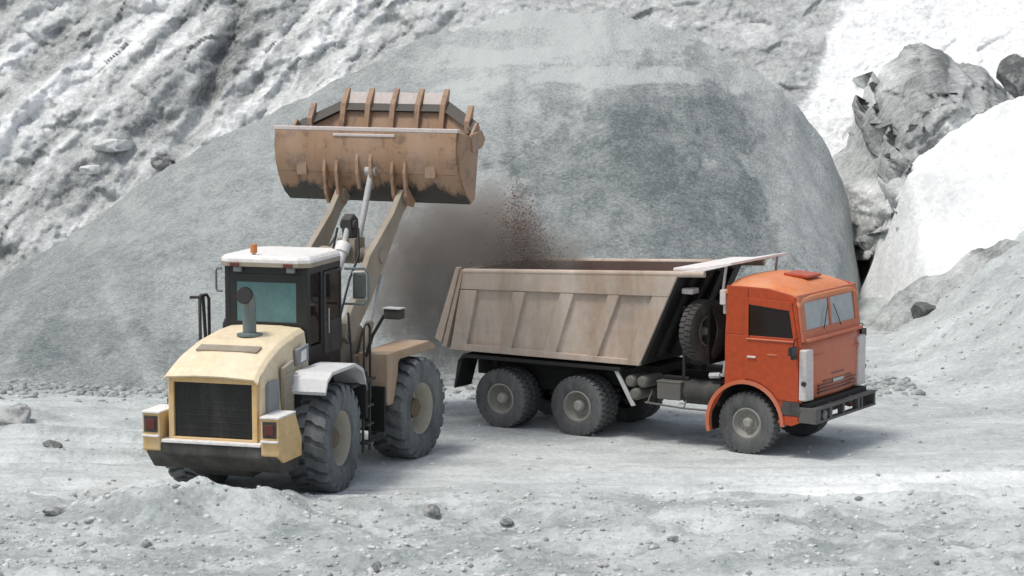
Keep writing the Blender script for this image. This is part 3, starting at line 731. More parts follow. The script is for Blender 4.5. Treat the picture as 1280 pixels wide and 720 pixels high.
    for s in (-1, 1):
        fl = MB()
        poly = [(cx+(ar+.055)*math.cos(a), cz+(ar+.055)*math.sin(a)) for a in a0]+[(cx+(ar-.01)*math.cos(a), cz+(ar-.01)*math.sin(a)) for a in a0[::-1]]
        n = len(poly); 
        for i in range(21):
            q = [poly[i], poly[i+1], poly[n-2-i], poly[n-1-i]]
            fl.prism(q, min(s*1.14, s*1.245), max(s*1.14, s*1.245))
        fl.build('wheel_arch', 'orange_dusty', T)
    inr = MB()
    for i in range(21):
        a, b = a0[i], a0[i+1]; r1, r2 = ar+.0, ar+.035
        inr.prism([(cx+r1*math.cos(a), cz+r1*math.sin(a)), (cx+r1*math.cos(b), cz+r1*math.sin(b)), (cx+r2*math.cos(b), cz+r2*math.sin(b)), (cx+r2*math.cos(a), cz+r2*math.sin(a))], -1.135, 1.135)
    inr.build('wheel_housing', 'chassis', T)
    # lower step panel
    for s in (-1, 1):
        st = MB(); st.prism([(.66, .72), (.70, .95), (.99, .95), (1.03, .80), (1.0, .72)], min(s*1.18, s*1.225), max(s*1.18, s*1.225)); st.build('cab_step', 'black_dusty', T, .008)
        st = MB(); st.prism([(.66, .70), (.60, .58), (.86, .54), (1.0, .60), (1.02, .715)], min(s*1.17, s*1.215), max(s*1.17, s*1.215)); st.build('lower_skirt', 'orange', T, .008)
    # roof
    rf = MB()
    secs = []
    for x, z, w, cr in ((XR-.03, 2.83, 1.19, .02), (XR+.04, 2.90, 1.16, .05), (.15, 2.90, 1.16, .06), (.55, 2.86, 1.16, .05), (.86, 2.77, 1.17, .04), (.97, 2.69, 1.19, .0)):
        row = []
        for k in range(13):
            t = -1+2*k/12; row.append((x, t*w, z+cr*(1-t*t)-(.10*(abs(t)**8) if 0 < 1 else 0)))
        secs.append(row)
    vs = [v for r_ in secs for v in r_]+[(v[0], v[1], v[2]-.06) for r_ in secs for v in r_]; n = 13; L = len(secs)*n
    fs = [(i*n+k, i*n+k+1, (i+1)*n+k+1, (i+1)*n+k) for i in range(len(secs)-1) for k in range(n-1)]
    fs += [tuple(L+q for q in f)[::-1] for f in fs]
    fs += [(k, k+1, L+k+1, L+k) for k in range(n-1)]+[((len(secs)-1)*n+k, (len(secs)-1)*n+k+1, L+(len(secs)-1)*n+k+1, L+(len(secs)-1)*n+k) for k in range(n-1)]
    fs += [(i*n, (i+1)*n, L+(i+1)*n, L+i*n) for i in range(len(secs)-1)]+[(i*n+n-1, (i+1)*n+n-1, L+(i+1)*n+n-1, L+i*n+n-1) for i in range(len(secs)-1)]
    rf.add(vs, fs)
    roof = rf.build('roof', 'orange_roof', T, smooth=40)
    h = MB(); h.box((.42, .1, 2.955), (.46, .56, .05), Matrix.Rotation(math.radians(4), 3, 'Y')); h.build('roof_hatch', 'orange', roof, .015)
    # doors
    for s in (-1, 1):
        d = MB(); a, b = sorted((s*(hw+.002), s*(hw+.022)))
        dx0, dx1 = -.02, .955
        def pane(p): d.prism(p, a, b)
        pane([(dx0, 1.98), (dx0, 2.66), (.05, 2.66), (.05, 1.98)])
        pane([(.05, 2.545), (.05, 2.66), (.84, 2.62), (.80, 2.48)])
        pane([(.80, 2.48), (.84, 2.62), (dx1, 1.98), (.885, 1.98)])
        lowarch = [(px, pz) for px, pz in [(cx+(ar+.08)*math.cos(t), cz+(ar+.08)*math.sin(t)) for t in np.linspace(math.radians(91), math.radians(30), 9)]]
        pane([(dx0, 1.33), (dx0, 1.98), (dx1, 1.98), (.985, 1.55), (.985, .96), (.74, .96)]+lowarch[::-1][1:])
        door = d.build('door', 'orange', T, .006)
        w = MB(); w.prism([(.045, 1.975), (.045, 2.55), (.81, 2.49), (.89, 1.975)], *sorted((s*(hw-.012), s*(hw-.004)))); w.build('side_window', 'glass_dark', door)
        w = MB()
        w.tube([(.02, s*(hw+.03), 1.965), (.90, s*(hw+.03), 1.965)], .016, 6); w.build('window_sill', 'orange_dusty', door)
        hd = MB(); hd.box((.12, s*(hw+.035), 1.66), (.16, .03, .035)); hd.build('handle', 'white_part', door, .008)
        k = MB(); k.box((.50, s*(hw+.027), 1.72), (.18, .012, .03)); k.build('side_marker', 'orange_dusty', door, .004)
        mr = MB(); mr.tube([(.93, s*(hw+.02), 2.02), (.98, s*(hw+.20), 2.0), (.98, s*(hw+.20), 1.84)], .012, 6); mr.tube([(.93, s*(hw+.02), 1.78), (.98, s*(hw+.20), 1.80)], .012, 6)
        mr.box((.97, s*(hw+.22), 1.84), (.07, .20, .14)); mr.box((.95, s*(hw+.13), 1.74), (.05, .16, .10)); mr.build('mirror', 'black', T, .01)
    # front: lower panel bulging forward, windscreen frame, two panes
    fr = MB()
    xa, xb = XF, XF+.15
    rows = []
    for z, xo in ((.93, .05), (1.0, .13), (1.30, .16), (1.62, .16), (1.86, .13), (1.96, .05)):
        row = []
        for k in range(15):
            t = -1+2*k/14; row.append((XF-.03+xo*(1-.55*abs(t)**5)-.06*abs(t)**2, t*hw*.985, z))
        rows.append(row)
    n = 15; vs = [v for r_ in rows for v in r_]; L = len(vs); vs += [(v[0]-.10, v[1], v[2]) for v in vs]
    fs = [(i*n+k, i*n+k+1, (i+1)*n+k+1, (i+1)*n+k) for i in range(len(rows)-1) for k in range(n-1)]
    fs += [tuple(L+q for q in f)[::-1] for f in fs]
    e = (len(rows)-1)*n
    fs += [(k, L+k, L+k+1, k+1) for k in range(n-1)]+[(e+k, e+k+1, L+e+k+1, L+e+k) for k in range(n-1)]
    fs += [(i*n, (i+1)*n, L+(i+1)*n, L+i*n) for i in range(len(rows)-1)]+[(i*n+n-1, L+i*n+n-1, L+(i+1)*n+n-1, (i+1)*n+n-1) for i in range(len(rows)-1)]
    fr.add(vs, fs); front = fr.build('front_panel', 'orange_dusty', T, smooth=40)
    gr = MB()
    for z in (1.06, 1.12, 1.18, 1.24): 
        gr.box((XF+.118, .0, z), (.03, 1.5 if z < 1.2 else 1.1, .022))
    gr.box((XF+.120, .0, 1.34), (.03, .5, .03)); gr.build('grille', 'red_lens', front)
    bd = MB(); bd.box((XF+.138, .0, 1.215), (.012, .42, .055)); bd.build('badge', 'steel_light', front, .004)
    wl = MB(); wl.box((XF+.05, 0, 1.985), (.10, 2.2, .05)); wl.box((XF+.06, .0, 1.70), (.10, 1.9, .03)); wl.build('front_trim', 'orange_dusty', front, .01)
    for s in (-1, 1):
        df = MB(); a, b = sorted((s*1.215, s*.99))
        df.prism([(a, .98), (b, .98), (b, 1.86), (a, 1.86)] if 0 else [(s*1.225, .98), (s*.90, .96), (s*.94, 1.84), (s*1.225, 1.84)], XF-.03, XF+.11, 'x'); df.build('corner_deflector', 'white_part', T, .03, seg=3)
        ti = MB(); ti.tube([(XF+.05, s*1.235, 1.28), (XF+.10, s*1.25, 1.27)], .04, 8); ti.build('turn_signal', 'black', T)
    # windscreen plane leans back: from (XF, 2.0) to (.93, 2.70)
    def WS(z): return XF+.02-(z-2.0)*.13
    ws = MB()
    def wp(y0, y1, z0, z1, t=.05, dx=0):
        ws.add([(WS(z)+dx+o, y, z) for o in (0, -t) for y, z in ((y0, z0), (y1, z0), (y1, z1), (y0, z1))], [(0, 1, 2, 3), (7, 6, 5, 4), (0, 4, 5, 1), (1, 5, 6, 2), (2, 6, 7, 3), (3, 7, 4, 0)])
    wp(-1.17, 1.17, 1.96, 2.14); wp(-1.17, 1.17, 2.60, 2.74); wp(-1.17, -.98, 2.14, 2.60); wp(1.0, 1.17, 2.14, 2.60); wp(-.04, .04, 2.14, 2.60)
    wf = ws.build('windscreen_frame', 'orange_dusty', T, .008)
    for s in (-1, 1):
        pn = MB(); a, b = sorted((s*.04, s*.99))
        pn.add([(WS(z)-.02, y, z) for y, z in ((a, 2.14), (b, 2.14), (b, 2.60), (a, 2.60))]+[(WS(z)-.026, y, z) for y, z in ((a, 2.14), (b, 2.14), (b, 2.60), (a, 2.60))], [(0, 1, 2, 3), (7, 6, 5, 4), (0, 4, 5, 1), (1, 5, 6, 2), (2, 6, 7, 3), (3, 7, 4, 0)])
        pn.build('windscreen_pane', 'glass', wf)
        wi = MB(); wi.tube([(WS(2.1)+.015, s*.35, 2.10), (WS(2.45)+.015, s*.12, 2.48)], .008, 6); wi.build('wiper', 'black', wf)
    # interior
    it = MB(); it.box((.75, 0, 1.80), (.30, 2.2, .35)); it.box((.2, 0, 1.30), (1.1, 2.25, .1)); it.build('dashboard', 'cab_dark', T, .03)
    for y in (-.7, .65):
        se = MB(); se.box((.1, y, 1.62), (.5, .5, .16)); se.box((-.14, y, 2.0), (.14, .5, .75), Matrix.Rotation(math.radians(-8), 3, 'Y')); se.build('seat', 'cab_dark', T, .04)
    sw = MB(); ring = [(.50+.06*math.sin(t), .65+.23*math.cos(t), 1.98+.20*math.sin(t)) for t in np.linspace(0, 2*math.pi, 25)]; sw.tube(ring, .015, 6); sw.build('steering_wheel', 'black', T)
    # bumper with openings
    bp = MB(); bx = XF+.25
    bp.box((bx, 0, .85), (.12, 2.46, .05)); bp.box((bx, 0, .63), (.12, 2.46, .045))
    for y, w in ((-1.13, .20), (-.62, .10), (-.10, .07), (.52, .09), (.66, .07), (1.19, .08), (0, .0)):
        if w: bp.box((bx-.003, y, .74), (.112, w, .19))
    bp.box((bx-.05, -.90, .73), (.06, .30, .20))
    for s in (-1, 1): bp.box((bx-.18, s*1.18, .74), (.26, .07, .26)); bp.box((bx-.40, s*.42, .80), (.72, .10, .16))
    bmp = bp.build('bumper', 'bumper_grey', T, .012)
    hl = MB(); hl.lathe([(0, .02), (.07, .015), (.085, 0), (.085, -.05)], (bx+.05, -.88, .73), 'x', 20); hl.build('headlight', 'mirror', bmp, smooth=40)
    ap = MB(); ap.box((XF+.06, 0, .90), (.20, 2.3, .09));  ap.build('front_apron', 'chassis', T, .01)
    return T
dump_truck()

# ------------------------------------------------------------------ wheel loader
HEAD_F = math.radians(-8)     # front frame turned further to the right
HX0 = 1.65
def wheel_loader():
    T = empty('wheel_loader', LOADER, AL)
    tag(T, 'faded yellow wheel loader seen from behind, bucket raised high beside the truck', 'wheel loader')
    R, Wd, rim = .86, .70, .43
    for s in (-1, 1):
        wheel(T, (-.02, s*1.04, R-.05), R, Wd, rim, s, 'earth', 'rim_yellow', 'rubber')
    # front frame space
    Fm = Matrix.Translation((HX0, 0, 0)) @ Matrix.Rotation(HEAD_F, 4, 'Z')
    def F(p): return tuple(Fm @ Vector(p))
    FA = 1.62
    for s in (-1, 1):
        w = wheel(T, F((FA, s*1.08, R-.05)), R, Wd, rim, s, 'earth', 'rim_yellow', 'rubber'); w.rotation_euler = (0, 0, HEAD_F)
    # rear frame and axle
    f = MB(); f.prism([(-1.75, .55), (-1.5, .42), (1.4, .45), (1.6, .7), (1.5, 1.25), (-1.75, 1.25)], -.48, .48)
    f.tube([(0, -.8, R-.05), (0, .8, R-.05)], .17, 14); f.lathe([(0, -.3), (.25, -.25), (.32, 0), (.25, .25), (0, .3)], (0, 0, R-.05), 'y', 18)
    f.box((.95, 0, 1.35), (1.3, 1.3, .35)); f.build('rear_frame', 'black_dusty', T, .02)
    # counterweight: dark belly, side blocks with lamps
    cw = MB(); cw.prism([(-1.98, .98), (-2.0, .80), (-1.75, .55), (-1.1, .50), (-1.1, .98)], -1.06, 1.06); cwo = cw.build('counterweight', 'black_dusty', T, .03)
    sh = MB(); sh.box((-1.80, 0, 1.00), (.42, 1.62, .05)); sh.build('rear_shelf', 'roof_white', T, .01)
    for s in (-1, 1):
        b = MB()
        lo, hi = sorted((s*.82, s*1.11))
        b.prism([(-2.02, .86), (-2.02, 1.42), (-1.35, 1.42), (-1.10, 1.0), (-1.10, .72), (-1.8, .72)], lo, hi)
        bl = b.build('rear_block', 'yellow', T, .02)
        c = MB(); c.box((-1.70, s*.965, 1.43), (.68, .31, .03)); c.box((-2.04, s*.965, 1.075), (.06, .28, .03)); c.build('block_cap', 'roof_white', bl, .006)
        c = MB(); c.box((-2.025, s*.965, 1.25), (.02, .22, .25)); c.build('lamp_recess', 'black_dusty', bl, .005)
        c = MB(); c.box((-2.04, s*.965, 1.25), (.03, .15, .16)); c.build('tail_lamp', 'red_lens', bl, .01)
    # hood: loft of sections from the rear lip to the cab
    secs = []
    for x, zt, wt, zb, wb in ((-2.00, 2.00, .78, 1.95, .80), (-1.84, 2.10, .76, .98, .76), (-1.45, 2.27, .74, .98, .80), (-.9, 2.41, .71, .98, .83), (-.25, 2.49, .68, .98, .84), (.16, 2.51, .66, .98, .84)):
        c = .07
        secs.append([(x, -wb, zb), (x, -wt, zt-.07), (x, -wt+c, zt-.012), (x, -.25, zt+.015), (x, .25, zt+.015), (x, wt-c, zt-.012), (x, wt, zt-.07), (x, wb, zb)])
    n = 8; vs = [v for r_ in secs for v in r_]
    fs = [(i*n+k, i*n+k+1, (i+1)*n+k+1, (i+1)*n+k) for i in range(1, len(secs)-1) for k in range(n-1)]
    fs += [(0*n+k, 0*n+k+1, n+k+1, n+k) for k in range(1, n-2)]
    fs += [tuple(range(n, 2*n)), tuple(range((len(secs)-1)*n, len(secs)*n))[::-1]]
    fs = [q for q in fs]
    hd = MB(); hd.add(vs, fs)
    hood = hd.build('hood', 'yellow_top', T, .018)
    sol = hood.modifiers.new('thick', 'SOLIDIFY'); sol.thickness = .03; sol.offset = -1
    # rear grille inside a frame
    g = MB(); y0, y1, z0, z1 = -.72, .72, 1.02, 1.98; e = .085
    for (ya, yb, za, zb) in ((y0, y1, z1-e, z1), (y0, y1, z0, z0+.04), (y0, y0+e, z0, z1), (y1-e, y1, z0, z1)):
        g.box((-1.875, (ya+yb)/2, (za+zb)/2), (.07 if zb-za > .5 else .074, yb-ya, zb-za))
    gf = g.build('grille_frame', 'yellow', T, .01)
    g = MB(); g.box((-1.855, 0, 1.5), (.02, 1.26, .92))
    for k in range(31): g.box((-1.868, -.6+k*.04+.0, 1.5), (.010, .008, .9))
    for k in range(9): g.box((-1.872, 0, 1.1+k*.1), (.012, 1.2, .012))
    g.build('radiator_grille', 'grille', gf)
    # side panels of the hood
    for s in (-1, 1):
        v = MB(); v.prism([(-1.66, 1.25), (-1.66, 1.84), (-1.56, 1.90), (-1.26, 1.90), (-1.26, 1.25)], *sorted((s*.75, s*.815))); v.build('vent_panel', 'grey_vent', hood, .01)
        v = MB(); v.prism([(-1.12, 1.2), (-1.12, 2.05), (-.75, 2.12), (-.75, 1.2)], *sorted((s*.772, s*.845)))
        for k in range(9): v.box((-.935, s*.848, 1.27+k*.085), (.30, .02, .03))
        v.build('side_louvre', 'tan_arm', hood, .008)
        v = MB(); v.prism([(-.45, 1.98), (-.45, 2.24), (-.02, 2.28), (-.02, 2.02)], *sorted((s*.73, s*.80))); vv = v.build('access_window', 'grey_vent', hood, .01)
        v = MB(); v.prism([(-.36, 2.03), (-.34, 2.20), (-.14, 2.22), (-.14, 2.05)], *sorted((s*.79, s*.808))); v.build('data_plate', 'roof_white', hood)
    # top recess + exhaust
    r = MB(); r.box((-1.28, 0, 2.335), (.22, 1.0, .03), Matrix.Rotation(math.radians(-14), 3, 'Y')); r.build('air_inlet', 'tan_arm', hood, .004)
    r = MB(); r.tube([(-.62, -.06, 2.42), (-.62, -.06, 2.86), (-.64, -.06, 2.98), (-.70, -.06, 3.06), (-.80, -.06, 3.10)], [.105, .105, .11, .125, .135], 20, cap=False)
    r.lathe([(.20, 0), (.20, .03), (.105, .05)], (-.62, -.06, 2.455), 'z', 20)
    ex = r.build('exhaust_stack', 'stack', T, smooth=40)
    r = MB(); d = Vector((-1, 0, .35)).normalized(); c0 = Vector((-.79, -.06, 3.09)); r.tube([c0-d*.02, c0+d*.035], .128, 20); r.build('exhaust_mouth', 'chassis', ex)
    # rear fenders
    for s in (-1, 1):
        fd = MB(); A = [(-.86, 1.66), (-.76, 1.84), (-.56, 1.93), (.45, 1.93), (.80, 1.80), (1.0, 1.45)]
        inn = [(x*.97+.0, z-.05) for x, z in A]
        poly = A+inn[::-1]; n = len(A)
        for i in range(n-1):
            q = [A[i], A[i+1], inn[i+1], inn[i]]
            fd.prism(q, *sorted((s*.80, s*(1.40 if s < 0 else 1.2))))
        fo_ = fd.build('fender', 'fender_white', T)
        fd = MB(); fd.box((.95, s*1.1, 1.35), (.10, .60, .75)); fd.box((.2, s*.84, 1.45), (1.7, .06, .9)); fd.build('fender_liner', 'chassis', fo_, .01)
        # steps and hand rails
        st = MB(); 
        for z in (.55, .85, 1.15): st.box((1.12, s*1.25, z), (.30, .30, .03))
        for x in (.97, 1.27): st.box((x, s*1.32, .95), (.03, .04, 1.1))
        st.build('steps', 'black_dusty', T, .005)
        hr = MB()
        hr.tube([(1.30, s*1.22, 1.5), (1.30, s*1.22, 2.35), (1.36, s*1.22, 2.42), (1.50, s*1.22, 2.42), (1.58, s*1.22, 2.35), (1.58, s*1.22, 1.2)], .022, 8)
        hr.tube([(1.05, s*1.05, 2.65), (1.08, s*1.12, 1.6)], .02, 8)
        hr.build('hand_rail', 'black', T, smooth=40)
        pf = MB(); pf.box((1.1, s*1.05, 1.52), (1.1, .5, .04)); pf.build('platform', 'black_dusty', T, .005)
    # cab
    cx0, cx1, cy, cz0, cz1 = .20, 1.62, .70, 1.55, 3.30
    cb = MB()
    cb.prism([(cx0, 1.5), (cx1, 1.5), (cx1+.02, 2.2), (cx0, 2.2)], -cy, cy) if 0 else None
    cb.box(((cx0+cx1)/2, 0, 1.78), (cx1-cx0, 2*cy, .56))
    for x, w in ((cx0+.05, .12), (cx0+.62, .09), (cx1-.04, .09)):
        for s in (-1, 1): cb.box((x, s*(cy-.04), 2.68), (w, .09, 1.28))
    cb.box(((cx0+cx1)/2, 0, 3.26), (cx1-cx0, 2*cy, .12))
    cb.box((cx0+.03, 0, 2.40), (.07, 2*cy-.1, .10)); cb.box((cx0+.03, 0, 3.14), (.07, 2*cy-.1, .14))
    for s in (-1, 1): cb.box((cx0+.03, s*(cy-.13), 2.75), (.066, .14, .74))
    cabo = cb.build('cab', 'black', T, .012)
    gl = MB(); gl.box((cx0+.01, 0, 2.76), (.012, 2*cy-.36, .68)); gl.build('rear_window', 'glass_teal', cabo)
    for s in (-1, 1):
        gl = MB(); gl.box((cx0+.34, s*(cy-.03), 2.66), (.46, .012, 1.14)); gl.build('side_window', 'glass_dark', cabo)
        dr = MB()
        dr.box((cx0+1.04, s*(cy+.012), 2.13), (.74, .03, 1.0 if 0 else .52)); dr.box((cx0+.69, s*(cy+.012), 2.78), (.05, .03, .80)); dr.box((cx0+1.38, s*(cy+.012), 2.78), (.05, .03, .80)); dr.box((cx0+1.04, s*(cy+.012), 3.17), (.74, .028, .05))
        dd = dr.build('door', 'black_dusty', cabo, .006)
        gl = MB(); gl.box((cx0+1.04, s*(cy+.008), 2.77), (.66, .010, .76)); gl.build('door_window', 'glass_dark', dd)
        hh = MB(); hh.tube([(cx0+.78, s*(cy+.05), 2.2), (cx0+.78, s*(cy+.05), 2.6)], .012, 6); hh.build('handle', 'steel_light', dd)
    gl = MB(); gl.box((cx1, 0, 2.66), (.012, 2*cy-.18, 1.14)); gl.build('windscreen', 'glass_teal', cabo)
    se = MB(); se.box((.95, 0, 2.15), (.5, .5, .14)); se.box((.66, 0, 2.5), (.14, .5, .7)); se.box((.64, 0, 2.93), (.10, .26, .18)); se.build('seat', 'cab_dark', cabo, .04)
    rf = MB(); P = [(.06, -.60), (.06, .60), (.18, .76), (1.45, .76), (1.70, .58), (1.70, -.58), (1.45, -.77), (.18, -.77)]
    rf.prism(P, 3.33, 3.46, 'z'); Q = [(x*.94+.05, y*.93) for x, y in P]; rf.prism(Q, 3.455, 3.50, 'z', lo_poly=P if 0 else [(x*.99+.008, y*.99) for x, y in P])
    ro = rf.build('cab_roof', 'roof_white', T, .02)
    fa = MB(); fa.prism([(x*1.005-.004, y*1.008) for x, y in P], 3.325, 3.40, 'z'); fa.build('roof_trim', 'tan_arm', ro, .01)
    for y in (-.45, .45):
        w = MB(); w.box((.0, y, 3.365), (.05, .15, .06)); w.build('roof_lamp', 'red_lens', ro, .01)
        w = MB(); w.box((.13, y, 3.28), (.08, .13, .08)); w.build('work_lamp', 'grey_vent', ro, .01)
    bc = MB(); bc.lathe([(0, .14), (.045, .138), (.055, .12), (.055, 0), (0, 0)], (.24, .22, 3.53), 'z', 16); bcn = bc.build('beacon', 'amber', T, smooth=40)
    bc = MB(); bc.lathe([(.03, .05), (.03, -.04), (0, -.04)], (.24, .22, 3.49), 'z', 12); bc.build('beacon_stem', 'steel_light', bcn)
    # mirrors on brackets
    for s in (-1, 1):
        m = MB(); 
        m.tube([(1.55, s*.80, 3.30), (1.62, s*1.12, 3.30), (1.64, s*1.18, 3.22), (1.64, s*1.18, 2.78), (1.62, s*1.1, 2.72), (1.6, s*.78, 2.72)] if s < 0 else [(.30, .80, 3.38), (.30, .88, 3.38), (.30, .90, 3.34), (.30, .90, 3.06), (.30, .88, 3.02), (.30, .80, 3.02)], .02, 8)
        mo = m.build('mirror_bracket', 'stack', T, smooth=40)
        m = MB(); m.box((1.62, s*1.03, 3.02), (.06, .22, .42)); m.build('mirror', 'mirror', mo, .04)
        m = MB(); m.box((1.655, s*1.03, 3.02), (.02, .26, .46)); m.build('mirror_shell', 'roof_white', mo, .02)
    # rail stand far left
    for o_ in (cabo, ro, bcn): o_.location.z += .12
    hr = MB()
    hr.tube([(.5, 1.28, 1.6), (.5, 1.28, 2.84), (.54, 1.28, 2.90), (.68, 1.24, 2.90), (.72, 1.22, 2.84), (.72, 1.22, 1.6)], .028, 8)
    hr.tube([(.5, 1.28, 2.88), (.42, 1.42, 2.88)], .025, 8); hr.tube([(.58, 1.26, 2.88), (.62, 1.24, 2.2)], .03, 8)
    hr.build('grab_rail', 'black_dusty', T, smooth=40)
    # ---- front frame
    ff = MB(); ff.X = Fm
    ff.prism([(.15, .55), (1.3, .42), (2.1, .50), (2.25, 1.1), (1.7, 1.7), (1.3, 2.2), (.55, 2.35), (.35, 1.6), (.12, 1.3)], -.42, -.30)
    ff.prism([(.15, .55), (1.3, .42), (2.1, .50), (2.25, 1.1), (1.7, 1.7), (1.3, 2.2), (.55, 2.35), (.35, 1.6), (.12, 1.3)], .30, .42)
    ff.box((1.2, 0, 1.0), (1.9, .62, .7)); ff.box((.95, 0, 1.75), (.7, .60, .7))
    ff.tube([(FA, -.85, R-.05), (FA, .85, R-.05)], .18, 14)
    ff.tube([(.0, 0, .55), (0, 0, 1.45)], .16, 12); ff.box((-.05, 0, 1.2), (.5, .5, .2))
    ff.build('front_frame', 'tan_arm', T, .02)
    for s in (-1, 1):
        q = MB(); q.X = Fm
        q.prism([(.62, 1.15), (.62, 1.86), (1.45, 1.90), (1.58, 1.80), (1.58, 1.74), (1.40, 1.74), (.80, 1.66), (.76, 1.15)] if 0 else [(.55, 1.05), (.55, 1.86), (2.05, 1.90), (2.30, 1.80), (2.30, 1.74), (1.0, 1.72), (.72, 1.52), (.66, 1.05)], *sorted((s*.75, s*1.30)))
        q.prism([(.60, 1.0), (.60, 1.80), (1.0, 1.80), (.95, 1.45), (.80, 1.0)], *sorted((s*.60, s*1.28)))
        fe = q.build('front_fender', 'bed_brown', T, .02)
        q = MB(); q.X = Fm; q.box((.50, s*1.0, .95), (.05, .55, .75)); q.build('mud_flap', 'chassis', fe, .005)
        # work lamp on a stalk
        q = MB(); q.X = Fm; q.tube([(.55, s*.9, 1.8), (.60, s*1.0, 2.15), (.62, s*1.2, 2.48), (.62, s*1.3, 2.5)], .03, 8); lo_ = q.build('lamp_stalk', 'black', T, smooth=40)
        q = MB(); q.X = Fm; q.box((.64, s*1.38, 2.52), (.20, .30, .16)); q.build('work_lamp', 'black_dusty', lo_, .02)
        q = MB(); q.X = Fm; q.box((.63, s*1.38, 2.615), (.22, .32, .02)); q.build('lamp_cap', 'steel_light', lo_, .004)
    # lift arms, raised
    PIV = (.62, 2.15); PIN = (2.62, 4.28)
    for s in (-1, 1):
        a = MB(); a.X = Fm
        y = s*.60+.07
        prof = [(PIV[0]-.20, PIV[1]-.05), (PIV[0]+.0, PIV[1]-.18), (1.30, 2.60), (1.90, 3.28), (2.50, 4.0), (PIN[0]+.16, PIN[1]-.08), (PIN[0]+.10, PIN[1]+.14), (PIN[0]-.12, PIN[1]+.12), (2.15, 4.02), (1.30, 3.38), (.85, 2.75), (PIV[0]-.15, PIV[1]+.18)]
        a.prism(prof, y-.055, y+.055)
        for px, pz, rr in ((PIV[0], PIV[1], .14), (PIN[0], PIN[1], .13)): a.tube([Fm.inverted() @ (Fm @ Vector((px, y-.09, pz))), (px, y+.09, pz)], rr, 16)
        a.build('lift_arm', 'tan_arm', T, .012)
        h = MB(); h.X = Fm; h.tube([(1.05, s*.50, 1.55), (1.40, s*.52, 2.25)], .075, 14); h.build('lift_cylinder', 'tan_arm', T, smooth=40)
        h = MB(); h.X = Fm; h.tube([(1.40, s*.52, 2.25), (1.78, s*.55, 3.0)], .045, 12); h.build('lift_piston', 'steel_light', T, smooth=40)
    c = MB(); c.X = Fm; c.tube([(1.72, -.62, 3.34), (1.72, .62, 3.34)], .13, 16); c.box((1.70, 0, 3.42), (.36, .34, .42)); c.build('cross_tube', 'tan_arm', T, smooth=40)
    c = MB(); c.X = Fm; c.tube([(.75, .0, 2.55), (1.40, .0, 3.45)], .10, 16); c.tube([(1.36, -.0, 3.40), (1.46, .0, 3.54)], .13, 16); c.build('tilt_cylinder', 'roof_white', T, smooth=40)
    c = MB(); c.X = Fm; c.tube([(1.44, .0, 3.50), (1.62, .0, 3.86)], .05, 10); c.build('tilt_piston', 'steel_light', T, smooth=40)
    c = MB(); c.X = Fm; c.prism([(1.52, 3.95), (1.62, 3.25), (1.85, 3.18), (1.88, 3.45), (1.80, 3.95), (1.66, 4.04)], -.09, .09); c.tube([(1.64, -.14, 3.86), (1.64, .14, 3.86)], .08, 12); c.build('bell_crank', 'black_dusty', T, .01)
    c = MB(); c.X = Fm; c.tube([(1.84, 0, 3.26), (2.46, 0, 4.72)], .055, 10); c.tube([(2.46, -.1, 4.72), (2.46, .1, 4.72)], .09, 12); c.build('tilt_link', 'steel_light', T, smooth=40)
    hz = MB(); hz.X = Fm
    for s in (-1, 1):
        hz.tube([(.8, s*.28, 2.4), (1.1, s*.30, 3.0), (1.5, s*.26, 3.35), (1.6, s*.2, 3.8)], .022, 6)
        hz.tube([(.8, s*.40, 2.3), (1.2, s*.45, 3.1), (1.9, s*.42, 3.6)], .02, 6)
    hz.build('hydraulic_hose', 'black', T, smooth=40)
    FmA = Fm; Fm = Fm @ Matrix.Translation((0, .10, 0))
    # ---- bucket: rolled back, spade nose with teeth pointing up and away
    HWD = 1.76
    def prof_at(y):
        """outer profile (x,z) from the back rim down round the heel and up the floor"""
        nose = 1.0 if abs(y) < 1.02 else max(0, 1-(abs(y)-1.02)/(HWD-1.02))
        pts = [(2.42, 5.42), (2.39, 5.12), (2.41, 4.90), (2.48, 4.70), (2.58, 4.50), (2.72, 4.33), (2.90, 4.20), (3.04, 4.26)]
        ex, ez = 3.24+.30*nose, 5.47+.37*nose
        for t in (.25, .5, .75, 1.0): pts.append((3.04+(ex-3.04)*t, 4.26+(ez-4.26)*t))
        return pts
    ysn = [-HWD, -1.5, -1.25, -1.02, -.5, 0, .5, 1.02, 1.25, 1.5, HWD]
    def shell(rows_from, rows_to, thick, name, mat, parent):
        b = MB(); b.X = Fm
        outer = [prof_at(y)[rows_from:rows_to] for y in ysn]; m_ = rows_to-rows_from
        vs = []
        for y, pr in zip(ysn, outer): vs += [(x, y, z) for x, z in pr]
        for y, pr in zip(ysn, outer):
            for i, (x, z) in enumerate(pr):
                a_ = Vector(pr[max(i-1, 0)]); c_ = Vector(pr[min(i+1, m_-1)]); d_ = (c_-a_).normalized()
                vs.append((x-d_.y*thick, y, z+d_.x*thick))
        L = len(ysn)*m_
        fs = [(k*m_+i, k*m_+i+1, (k+1)*m_+i+1, (k+1)*m_+i) for k in range(len(ysn)-1) for i in range(m_-1)]
        fs += [tuple(L+q for q in f_)[::-1] for f_ in fs]
        for k in range(len(ysn)-1):
            for i in (0, m_-1): fs.append((k*m_+i, (k+1)*m_+i, L+(k+1)*m_+i, L+k*m_+i))
        for i in range(m_-1):
            for k in (0, len(ysn)-1): fs.append((k*m_+i, L+k*m_+i, L+k*m_+i+1, k*m_+i+1))
        b.add(vs, fs); return b.build(name, mat, parent, smooth=25)
    HWD_OFF = .10
    bk = shell(0, 4, -.045, 'bucket', 'bucket_back', T)
    shell(3, 7, -.045, 'bucket_heel', 'bucket_back', bk)
    shell(6, 12, -.045, 'bucket_floor', 'bucket', bk)
